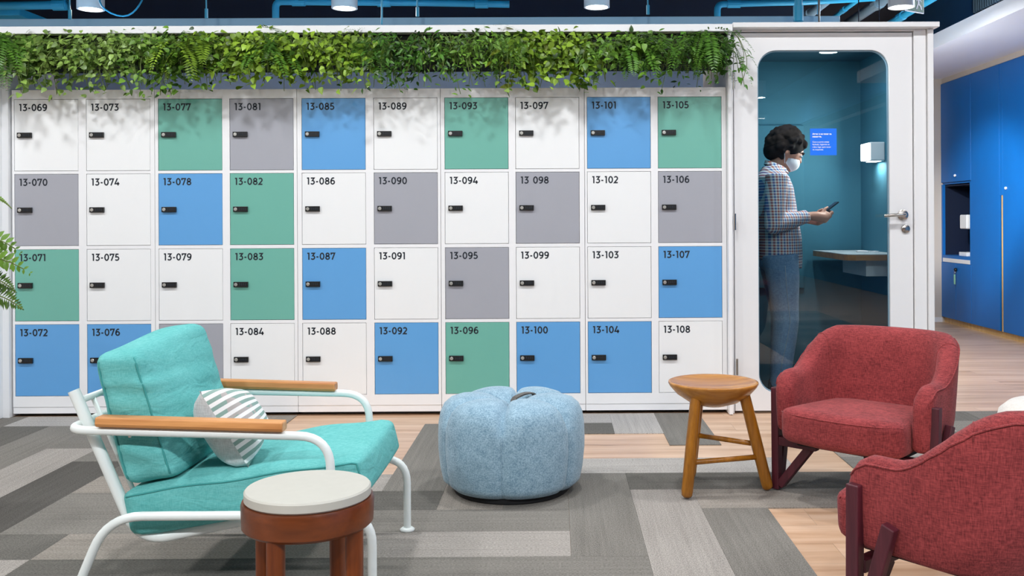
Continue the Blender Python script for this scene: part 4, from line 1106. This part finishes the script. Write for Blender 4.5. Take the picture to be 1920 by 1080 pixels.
pipe([P(-60, 12), P(60, 10), P(125, 9)], .034, 'blue pipe at the top left corner', joints=[(P(112, 9.2), (1, 0, 0))])
b = MB(); p0 = P(-80, -40); p1 = P(40, 26); b.box(p0.x, P(30, 20).x, YP + .05, YP + .5, P(20, 26).z, P(20, 12).z)
tag(b.build('cable_tray', M['pipe'], bevel=.004), 'blue cable tray under the pipe at the top left corner', 'tray')
pipe([P(1497, -30, 6.1), P(1497, 16, 6.1), P(1497, 43, 6.1)], .026, 'thick bright blue pipe dropping behind the booth top', joints=[(P(1497, 26, 6.1), (0, 0, 1))])
for i, (px, y1, nm) in enumerate(((131, 36, 'left of the first downlight'), (387, 34, 'between the first and second downlights'), (783, 31, 'over locker door 13-089'), (1215, 27, 'over locker door 13-101'), (1535, 27, 'right of the thick blue pipe'))):
    a = P(px - 1, -40, 6.15); c = P(px, y1, 6.15); b = MB(); b.tube([a, c], .005, 8); o = b.build('suspension_rod', M['pipe'], None, shift=c); o.location = c
    tag(o, 'thin blue suspension rod ' + nm, 'rod', 'suspension rods above the duct')
    b = MB(); m_ = c + Vector((0, 0, .06)); b.tube([c, m_], .011, 8); b.build('sleeve', M['pipe'], o, shift=c)
a = P(716, -40, 5.9); c = P(716, 46, 5.9); b = MB(); b.tube([a, c], .006, 8); o = b.build('suspension_rod', M['pipe'], None, shift=c); o.location = c; tag(o, 'long thin rod in front of the duct over locker door 13-089', 'rod')
q = P(228, -6, 6.6); b = MB(); b.tube([(q.x + .15 * math.cos(2 * PI * i / 24), q.y + .02 * math.sin(2 * PI * i / 8), q.z + .13 * math.sin(2 * PI * i / 24)) for i in range(24)], .006, 8, loop=True)
b.tube([(q.x, q.y, q.z + .13), (q.x + .05, q.y, 3.35)], .006, 8)
o = b.build('cable_loop', M['pipe'], None, smooth=True, shift=q); o.location = q; tag(o, 'coiled blue cable hanging right of the first downlight', 'cable')
for i, (dx, z, r, mk, lb) in enumerate(((2.25, 2.82, .035, 'pipe_grey', 'grey conduit running away above the booth'), (2.55, 2.86, .02, 'pipe', 'thin blue conduit running away above the booth'), (2.85, 2.92, .045, 'pipe_grey', 'thick grey pipe beside the exit sign'), (3.05, 2.80, .03, 'pipe', 'blue pipe nearest the white soffit'))):
    pipe([(dx, 6.3, z + .05), (dx - .1, 10.5, z - .02)], r, lb, mk, joints=[((dx - .05, 8.2, z + .018), (0, 1, 0))])
# exit sign
es = at(1708, 6, 6.95); EK = .62
t = thing('exit_sign', 'green exit sign with a white arrow and running figure', 'sign', (es.x, 6.95, es.z))
ex = Vector((.85, .53, 0)).normalized(); ez = Vector((0, 0, 1)); ny = Vector((ex.y, -ex.x, 0))
def quad(mb, u0, u1, v0, v1, d, mi=0):
    o = Vector((es.x, 6.95, es.z)); pts = []
    for dd in (d, d - .006):
        for (u, v) in ((u0, v0), (u1, v0), (u1, v1), (u0, v1)): pts.append(o + ex * (u * EK) + ez * (v * EK) + ny * dd)
    mb.add(pts, [(0, 1, 2, 3), (7, 6, 5, 4), (0, 4, 5, 1), (1, 5, 6, 2), (2, 6, 7, 3), (3, 7, 4, 0)], mi)
b = MB(); quad(b, -.10, .24, -.10, .15, 0); b.build('border', M['letter'], t)
b = MB(); quad(b, -.09, .23, -.085, .135, .002); b.build('panel', M['exit_green'], t)
b = MB(); o_ = Vector((es.x, 6.95, es.z)) + ny * .0035
def poly(mb, pts): mb.add([o_ + ex * (u * EK) + ez * (v * EK) for u, v in pts], [tuple(range(len(pts)))])
poly(b, [(-.07, .03), (-.02, .085), (-.02, .05), (.06, .05), (.06, .01), (-.02, .01), (-.02, -.025)]); b.recalc = False; b.build('arrow', M['letter'], t)
b = MB(); b.recalc = False; poly(b, [(.13 + .018 * math.cos(i * PI / 6), .10 + .018 * math.sin(i * PI / 6)) for i in range(12)])
poly(b, [(.12, .075), (.155, .075), (.15, .01), (.19, -.02), (.2, -.06), (.175, -.06), (.165, -.03), (.135, -.005), (.11, -.06), (.085, -.06), (.115, .01)]); poly(b, [(.12, .07), (.085, .04), (.095, .03), (.125, .055)]); poly(b, [(.155, .07), (.19, .04), (.18, .03), (.15, .055)])
b.build('running_figure', M['letter'], t)
b = MB(); b.tube([o_ - ny * .006 + ez * .09 + ex * .05, (o_.x - ny.x * .006 + ex.x * .05, o_.y - ny.y * .006 + ex.y * .05, 3.35)], .006, 8); b.build('suspension_rod', M['black'], t)
# vent above the soffit
t = thing('air_vent', 'dark slatted vent on the blue wall above the soffit', 'vent', (3.99, 8.7, 3.1))
b = MB(); b.box(3.985, 3.999, 8.4, 9.0, 3.0, 3.28); b.build('backing', M['grille'], t)
for k in range(12):
    y = 8.42 + k * .048; b = MB(); b.box(3.96, 3.985, y, y + .016, 3.01, 3.27); b.build('slat', M['pipe_grey'], t)

# ------------------------------------------------------------------ turquoise lounge chair
YN, YF = 2.666, 3.29
ch = thing('lounge_armchair', 'turquoise cushioned lounge chair with white tube frame and wooden armrests', 'armchair', (-.95, 2.978, 0))
def X(px, Y): return at(px, 700, Y).x
RZ = .25
for y in (YN, YF):
    b = MB(); b.tube(fillet([(-1.365, y, .012), (-1.265, y, RZ), (-.522, y, RZ), (-.522, y, .012)], [.1, .085], 8), .0128, 14); smooth_by_angle(b.build('side_frame', M['tube'], ch))
    for xx in (-1.365, -.522):
        b = MB(); b.lathe([(0, 0), (.024, 0), (.026, .006), (.018, .012), (0, .012)], (xx, y, 0), 20); b.build('foot', M['tube'], ch, smooth=True)
b = MB()
b.tube(fillet([(-.638, YN, RZ), (-.638, YN, .470), (-1.375, YN, .494), (-1.375, YF, .494), (-.652, YF, .476), (-.652, YF, RZ)], [.09, .06, .06, .09], 8), .0125, 14)
smooth_by_angle(b.build('arm_loop', M['tube'], ch))
for y in (YN, YF):
    x0, x1 = -1.288, -.766; b = MB(); b.recalc = True
    pts = []
    for (x, z) in ((x0, .505), (x1, .487)):
        pts.append([Vector((x, y - .021, z)), Vector((x, y + .021, z)), Vector((x, y + .026, z + .010)), Vector((x, y + .022, z + .028)), Vector((x, y - .022, z + .028)), Vector((x, y - .026, z + .010))])
    b.rings(pts); b.build('armrest', M['armwood'], ch, bevel=.004)
    for xx in (-1.2, -.9):
        b = MB(); b.lathe([(0, 0), (.005, 0), (.005, .012), (0, .012)], (xx, y, .472), 8); b.build('screw', M['steel'], ch)
for y in (2.735, 3.225):
    b = MB(); b.tube(fillet([(-1.392, y, .592), (-1.205, y, .155), (-.62, y, .275)], [.09], 8), .0165, 14); smooth_by_angle(b.build('back_post', M['tube'], ch))
def on_post(u): return Vector((-1.392 + .187 * u, 0, .592 - .437 * u))
b = MB()
for u in (.07, .86):
    p = on_post(u); b.tube([(p.x, 2.735, p.z), (p.x, 3.225, p.z)], .010, 12)
b.tube([(-.63, 2.70, .262), (-.63, 3.26, .262)], .010, 12); b.tube([(-.63, YN, RZ), (-.63, 2.72, .262)], .010, 10); b.tube([(-.63, YF, RZ), (-.63, 3.24, .262)], .010, 10)
b.build('cross_rail', M['tube'], ch, smooth=True)
for k in range(1, 6):
    y = 2.735 + .49 * k / 6; p = on_post(.07); q = on_post(.86); b = MB(); b.tube([(p.x, y, p.z), (q.x, y, q.z)], .007, 10); b.build('back_slat', M['tube'], ch, smooth=True)
for k in range(1, 5):
    x = -1.12 + k * .1; b = MB(); z = .155 + (x + 1.205) * .205 + .018; b.box(x - .015, x + .015, 2.735, 3.225, z - .003, z + .003); b.build('seat_strap', M['tube'], ch)
b = MB(); y0, y1 = 2.700, 3.262
def wr_seat(P_, q):
    return P_ + Vector((0, 0, .004 * math.sin(P_.x * 22) * max(0, q[2])))
sf = cushion(b, [(-1.225, y0, .170), (-.535, y0, .285), (-.535, y1, .285), (-1.225, y1, .170), (-1.25, y0, .312), (-.565, y0, .405), (-.565, y1, .405), (-1.25, y1, .312)], (.13, .10, .45), (.03, .015, .14), 20, wr=wr_seat)
seat_line = [sf(-1 + 1.94 * k / 16, -1, .80) for k in range(17)] + [sf(1, -1, .72), sf(1, -1, .4), sf(1, -1, 0.), sf(1, -1, -.4)]
sc_ = b.build('seat_cushion', M['teal'], ch, smooth=True)
def seam_line(par, pts, r=.0028, mat='seam', name='piping'):
    pts = [Vector(p) + Vector((0, -.0012, 0)) for p in pts]; b = MB(); b.tube(pts, r, 6); return b.build(name, M[mat], par, smooth=True, shift=world_loc(ch))
seam_line(sc_, seat_line)
b = MB(); y0, y1 = 2.712, 3.25
def wr_back(P_, q):
    k = .007 * math.sin(P_.z * 60 + P_.x * 30) * (1 - q[2]) * .5 + .005 * math.sin(P_.z * 95 + P_.y * 9)
    side = 1 - abs(q[1])
    return P_ + Vector((k * .6, -k * (1 if abs(q[1]) > .8 else 0), -.012 * (q[1] ** 2 < .3) * 0 + .012 * math.sin(q[1] * 2.2) * (q[2] > .5)))
sf = cushion(b, [(-1.245, y0, .318), (-1.085, y0, .340), (-1.085, y1, .340), (-1.245, y1, .318), (-1.335, y0, .705), (-1.20, y0, .722), (-1.20, y1, .722), (-1.335, y1, .705)], (.5, .16, .16), (.42, .03, .05), 22, wr=wr_back)
l1 = [sf(-.80, -1, -.9 + 1.8 * k / 14) for k in range(15)]; l2 = [sf(.80, -1, -.9 + 1.8 * k / 14) for k in range(15)]
bc = b.build('back_cushion', M['teal'], ch, smooth=True); seam_line(bc, l1); seam_line(bc, l2)

# striped throw pillow
A = at(373, 733, 2.76); B = at(466, 880, 2.76); Cc = at(428, 742, 3.0); D = at(484, 850, 3.0)
B.z += .004; D.z = max(D.z, .395)
pl_ = thing('throw_pillow', 'small pillow with grey green stripes leaning on the turquoise chair', 'pillow', tuple((A + B + Cc + D) / 4))
N = 16
nrm = (B - A).cross(Cc - A).normalized()
if nrm.x < 0: nrm = -nrm
def pil(sg, mat, name):
    b = MB(); b.recalc = False; o = 0
    for i in range(N + 1):
        for j in range(N + 1):
            u, v = i / N, j / N; uu, vv = 2 * u - 1, 2 * v - 1
            p = A.lerp(Cc, u).lerp(B.lerp(D, u), v)
            k = (max(0, 1 - uu ** 4) * max(0, 1 - vv ** 4)) ** .55
            edge = .014 * (uu * uu * (1 - vv * vv) + vv * vv * (1 - uu * uu))
            c = (A + B + Cc + D) / 4; p = p.lerp(c, edge * 2)
            b.v.append(p + nrm * (sg * .080 * k))
    for i in range(N):
        for j in range(N):
            f = [i * (N + 1) + j, (i + 1) * (N + 1) + j, (i + 1) * (N + 1) + j + 1, i * (N + 1) + j + 1]
            uv = [(i / N, j / N), ((i + 1) / N, j / N), ((i + 1) / N, (j + 1) / N), (i / N, (j + 1) / N)]
            b.face(f if sg > 0 else f[::-1], 0, None, uv if sg > 0 else uv[::-1])
    return b.build(name, mat, pl_, smooth=True)
pil(1, M['stripe'], 'striped_front')['label'] = 'grey green and white striped front'
pil(-1, M['greycloth'], 'plain_back')['label'] = 'plain pale grey back'

# ------------------------------------------------------------------ round side table
tc = at(578, 911, 2.30); TZ = tc.z
t = thing('side_table', 'round brown wooden side table with cream stone top in the foreground', 'side table', (tc.x, 2.30, 0))
b = MB(); b.lathe([(0, TZ - .026), (.146, TZ - .026), (.1495, TZ - .022), (.1495, TZ - .004), (.146, TZ), (0, TZ)], (tc.x, 2.30, 0), 64); smooth_by_angle(b.build('table_top', M['stone'], t), 30)
b = MB(); b.lathe([(0, TZ - .09), (.148, TZ - .092), (.155, TZ - .085), (.157, TZ - .034), (.154, TZ - .0265), (0, TZ - .0265)], (tc.x, 2.30, 0), 64); smooth_by_angle(b.build('apron', M['tablewood'], t), 30)
for k in range(4):
    a = math.radians(-20 + 90 * k); b = MB(); lx, ly = tc.x + .128 * math.cos(a), 2.30 + .128 * math.sin(a)
    b.lathe([(0, 0), (.018, 0), (.0205, .004), (.0215, TZ - .088), (0, TZ - .088)], (lx, ly, 0), 24); smooth_by_angle(b.build('leg', M['tableleg'], t))

# ------------------------------------------------------------------ pouf
pc = Vector((at(959, 800, 3.80).x, 3.80, 0))
t = thing('pouf', 'round blue grey felt pouf with six stitched segments before the lockers', 'pouf', pc)
prof = [(0, .022), (.20, .022), (.245, .026), (.270, .048), (.281, .10), (.288, .17), (.289, .22), (.287, .27), (.280, .305), (.266, .333), (.242, .354), (.205, .366), (.16, .371), (.115, .369), (.075, .360), (.045, .345), (.02, .332), (0, .328)]
def dense(p, k=3):
    out = []
    for a in range(len(p) - 1):
        for i in range(k): out.append((p[a][0] + (p[a + 1][0] - p[a][0]) * i / k, p[a][1] + (p[a + 1][1] - p[a][1]) * i / k))
    return out + [p[-1]]
prof2 = dense(prof, 3); NS = 180; b = MB(); rings = []; TH0 = math.radians(-90 - 5)
for (r, z) in prof2:
    row = []
    for i in range(NS):
        th = 2 * PI * i / NS; s_ = abs(math.sin(3 * (th - TH0)))
        gv = (1 - s_) ** 5
        topk = min(1, max(0, (z - .26) / .07)); sidek = .010
        rr = r - gv * (sidek * min(1, r / .2) + .016 * topk * min(1, r / .22)) + .004 * s_ * min(1, r / .2) - .003 * (1 - s_) ** 1.3
        zz = z - gv * .030 * topk * min(1, r / .06) + .010 * topk * s_ * min(1, r / .1)
        row.append(pc + Vector((rr * math.cos(th), rr * math.sin(th), zz)))
    rings.append(row)
b.rings(rings, True, False); b.build('cushion', M['pouf'], t, smooth=True)
b = MB(); b.lathe([(0, 0), (.225, 0), (.23, .005), (.23, .026), (0, .026)], pc, 48); b.build('base', M['poufbase'], t)
b = MB()
for k in range(6):
    th = TH0 + PI * k / 3; pts = []
    for (r, z) in prof2:
        if z < .04 or r < .03: continue
        topk = min(1, max(0, (z - .26) / .07)); rr = r - (.010 + .016 * topk * min(1, r / .22)) - .0028 * 0 + .0005
        pts.append(pc + Vector((rr * math.cos(th), rr * math.sin(th), z - .030 * topk * min(1, r / .06) + .001)))
    b.tube(pts[::2], .0022, 6)
b.build('seam_piping', M['pouf'], t, smooth=True)
b = MB(); hq = pc + Vector((.045, .0, .33)); hd = Vector((.75, .55, 0)).normalized()
path = [hq - hd * .05, hq - hd * .045 + Vector((0, 0, .035)), hq + hd * .01 + Vector((0, 0, .050)), hq + hd * .055 + Vector((0, 0, .046)), hq + hd * .065 + Vector((0, 0, .02))]
pp = fillet(path, .03, 4); side = Vector((-hd.y, hd.x, 0)); rg = []
for k, p in enumerate(pp):
    d_ = (pp[min(k + 1, len(pp) - 1)] - pp[max(k - 1, 0)]).normalized(); nn = side.cross(d_)
    rg.append([p + side * .014 + nn * .003, p - side * .014 + nn * .003, p - side * .014 - nn * .003, p + side * .014 - nn * .003])
b.rings(rg); b.build('handle', M['cord'], t)

# ------------------------------------------------------------------ three legged stool
sc0 = at(1337, 715, 3.79); SZ = sc0.z
t = thing('stool', 'three legged golden brown wooden stool with dished round seat', 'stool', (sc0.x, 3.79, 0))
c0 = Vector((sc0.x, 3.79, 0))
pr = [(0, SZ - .098), (.05, SZ - .095), (.10, SZ - .078), (.145, SZ - .048), (.172, SZ - .018), (.179, SZ - .006), (.178, SZ), (.172, SZ + .002), (.14, SZ - .006), (.08, SZ - .014), (0, SZ - .017)]
b = MB(); b.lathe(dense(pr, 2), c0, 64); b.build('seat', M['stooltop'], t, smooth=True)
F1 = fl(1287, 936); F2 = fl(1441, 920)
mid = (F1 + F2) / 2; pv = Vector((-(F2 - F1).y, (F2 - F1).x, 0)); F3 = fl(1294, 897)
T1 = at(1306, 735, 3.70); T2 = at(1395, 738, 3.74); T3 = c0 + Vector((-.04, .10, SZ - .06)); T3 = at(1310, 738, 3.89)
legs = [(F1, T1), (F2, T2), (F3, T3)]
for (f_, t_) in legs:
    f_ = Vector((f_.x, f_.y, .0)); t_ = Vector(t_); d_ = (t_ - f_).normalized()
    t2 = t_ + d_ * .006
    b = MB(); b.tube([f_ + d_ * .001 + Vector((0, 0, .004)), f_ + d_ * .006 + Vector((0, 0, .003)), f_ + d_ * .014, f_ + d_ * .03, f_.lerp(t2, .5), t2], [.009, .016, .0205, .0225, .0232, .0222], 18); smooth_by_angle(b.build('leg', M['stoolwood'], t), 50)
def onleg(k, z):
    f_, t_ = legs[k]; u = z / t_[2]; return Vector(f_).lerp(Vector(t_), u)
for (i, j, zi, zj) in ((0, 1, .135, .135), (2, 1, .185, .185), (0, 2, .235, .235)):
    b = MB(); b.tube([onleg(i, zi), onleg(j, zj)], .0105, 12); b.build('rung', M['stoolwood'], t, smooth=True)

# ------------------------------------------------------------------ red armchairs
def red_chair(label, loc, rz):
    t = thing('red_armchair', label, 'armchair', (0, 0, 0), 'red upholstered armchairs')
    # plan curve of the shell: left arm front -> back -> right arm front
    HW, YB, YA = .266, .405, .14
    path = []
    n1, n2 = 8, 22
    for k in range(n1): path.append((-HW, YA * k / n1))
    for k in range(n2 + 1):
        a = PI - PI * k / n2; ca, sa = math.cos(a), math.sin(a); e = 2 / 2.5
        path.append((HW * math.copysign(abs(ca) ** e, ca), YA + (YB - YA) * abs(sa) ** e))
    for k in range(n1): path.append((HW, YA * (n1 - 1 - k) / n1))
    # resample evenly
    P_ = [Vector((x, y)) for x, y in path]; Ls = [0]
    for i in range(1, len(P_)): Ls.append(Ls[-1] + (P_[i] - P_[i - 1]).length)
    NSE = 56; tot = Ls[-1]; rs = []
    for k in range(NSE + 1):
        s_ = tot * (.5 - .5 * math.cos(PI * k / NSE)) if False else tot * k / NSE
        i = max(j for j in range(len(Ls)) if Ls[j] <= s_ + 1e-9); i = min(i, len(P_) - 2); u = (s_ - Ls[i]) / (Ls[i + 1] - Ls[i]); rs.append((P_[i].lerp(P_[i + 1], u), s_))
    def hgt(s_):
        a = min(s_, tot - s_)                     # distance from the arm front
        arm = .478
        k = max(0, min(1, (a - .13) / .25)); k = k * k * (3 - 2 * k)
        return arm + (.630 - arm) * k
    sh = MB(); rings = []; outer_top = []
    ends = [.0, .004, .014, .03]
    stations = [e for e in ends] + [s_ for _, s_ in rs if .045 < s_ < tot - .045] + [tot - e for e in ends[::-1]]
    def plan(s_):
        i = max(j for j in range(len(Ls)) if Ls[j] <= s_ + 1e-9); i = min(i, len(P_) - 2); u = (s_ - Ls[i]) / (Ls[i + 1] - Ls[i]); p = P_[i].lerp(P_[i + 1], u)
        a = P_[max(i - 1, 0)]; b2 = P_[min(i + 2, len(P_) - 1)]; d_ = (b2 - a).normalized(); return p, Vector((-d_.y, d_.x)), d_
    for s_ in stations:
        p, nn, d_ = plan(s_)
        a = min(s_, tot - s_); e = min(1, a / .03); er = math.sqrt(max(0., 1 - (1 - e) ** 2)); er = max(er, .05)
        zt = hgt(s_); zt -= .055 * (1 - min(1, a / .07)) ** 2; bk = max(0, min(1, (a - .15) / .3))
        zb = .235 - .03 * bk; zt -= .03 * (1 - er); zb += .02 * (1 - er)
        th = (.034 + .008 * bk) * (.35 + .65 * er)
        sec = []
        # closed section, inner face up, round top, outer face down
        def off(z): return .052 * bk * (max(0, z - .2) / .43) ** 1.2 + .012 * (1 - bk) * (z - .2) / .3 - .05 * bk * max(0, (.30 - z) / .1)
        zs = [zb + .02 + (zt - th - zb - .02) * q / 7 for q in range(8)]
        for z in zs: sec.append((off(z) - th * (1 + .12 * math.sin(PI * (z - zb) / (zt - zb))), z))
        for q in range(1, 7):
            a2 = PI - PI * q / 7; sec.append((off(zt) + th * math.cos(a2), zt - th + th * math.sin(a2)))
        for z in zs[::-1]: sec.append((off(z) + th * (1 + .10 * math.sin(PI * (z - zb) / (zt - zb))), z))
        for q in range(1, 5):
            a2 = -PI * q / 5; sec.append((off(zb + .02) + th * math.cos(a2), zb + .02 + .02 * math.sin(a2)))
        rings.append([Vector((p.x + nn.x * o_, p.y + nn.y * o_, z)) for o_, z in sec])
        outer_top.append(Vector((p.x + nn.x * (off(zt) + th * .93), p.y + nn.y * (off(zt) + th * .93), zt - th * .55)))
    sh.rings(rings, True, True); so = sh.build('shell', M['red'], t, smooth=True)
    b = MB(); b.tube(outer_top[2:-2], .0030, 6); b.build('piping', M['red'], so, smooth=True)
    for sg in (-1, 1):
        st = MB(); k = next(i for i, s_ in enumerate(stations) if s_ > .30); k = k if sg < 0 else len(stations) - 1 - k
        st.tube([rings[k][q] for q in range(1, 15)], .0022, 6); st.build('seam', M['red'], so, smooth=True)
    b = MB()
    def wr(P2, q):
        P2 = P2.copy(); P2.y -= .045 * (1 - q[0] ** 2) * (1 if q[1] < 0 else 0) * -q[1]; return P2
    cushion(b, [(-.243, -.073, .222), (.243, -.073, .222), (.21, .37, .215), (-.21, .37, .215), (-.243, -.080, .352), (.243, -.080, .352), (.21, .37, .335), (-.21, .37, .335)], (.12, .14, .55), (0, 0, .16), 18, wr=wr)
    se = b.build('seat', M['red'], t, smooth=True)
    b = MB(); pts = []
    for k in range(21):
        q = -1 + 2 * k / 20; x = .238 * q; pts.append((x, -.0755 - .045 * (1 - q * q) + .012 * q ** 8, .334 + .0 * q))
    b.tube(pts, .0028, 6); b.build('piping', M['red'], se, smooth=True)
    b = MB(); b.box(-.20, .20, -.02, .36, .200, .226); b.build('seat_base', M['poufbase'], t, bevel=.006)
    for sg in (-1, 1):
        foot = Vector((sg * .322, .012, 0)); b = MB()
        b.bar((sg * .3105, .028, .004), (sg * .317, .035, .405), .030, .036, (1, 0, 0)); b.build('front_post', M['plum'], t, bevel=.003)
        b = MB(); b.bar((sg * .308, .045, .03), (sg * .327, .140, .325), .026, .036, (1, 0, 0)); b.build('diagonal_leg', M['plum'], t, bevel=.003)
        b = MB(); b.bar((sg * .297, .03, .02), (sg * .17, .035, .185), .032, .032, (1, 0, 0)); b.build('inner_brace', M['plum'], t, bevel=.003)
        b = MB(); b.bar((sg * .300, .035, .195), (sg * .14, .035, .195), .034, .034, (0, 1, 0)); b.build('cross_bar', M['plum'], t, bevel=.003)
        b = MB(); b.bar((sg * .07, .36, .004), (sg * .05, .28, .205), .032, .034, (1, 0, 0)); b.build('rear_leg', M['plum'], t, bevel=.003)
    t.rotation_euler[2] = rz; t.location = loc; return t
def chair_at(label, post_left, facing, left_is=-1):
    """place a chair by where its front-left post (seen facing it, local x = -.333) stands and the way it faces"""
    fx, fy = facing; L = math.hypot(fx, fy); fx /= L; fy /= L
    rz = math.atan2(fx, -fy)                      # local -y faces along (fx, fy)
    c_, s_ = math.cos(rz), math.sin(rz); lx, ly = left_is * .314, .03
    ox = post_left[0] - (c_ * lx - s_ * ly); oy = post_left[1] - (s_ * lx + c_ * ly)
    return red_chair(label, (ox, oy, 0), rz)
chair_at('red upholstered armchair facing forward beside the wooden stool', (.872, 3.765), (-.675, -.738))
chair_at('nearest red upholstered armchair seen from behind at lower right', (.752, 2.40), (-.63, .776), 1)

# cream floor cushion half hidden behind the near chair
t = thing('floor_cushion', 'cream round floor cushion peeking over the nearest red armchair at the right edge', 'cushion', (2.60, 4.60, 0))
b = MB(); b.lathe([(0, 0), (.36, 0), (.40, .02), (.42, .07), (.41, .11), (.37, .145), (.28, .165), (0, .175)], (2.60, 4.60, 0), 48); b.build('cushion', M['cream'], t, smooth=True)
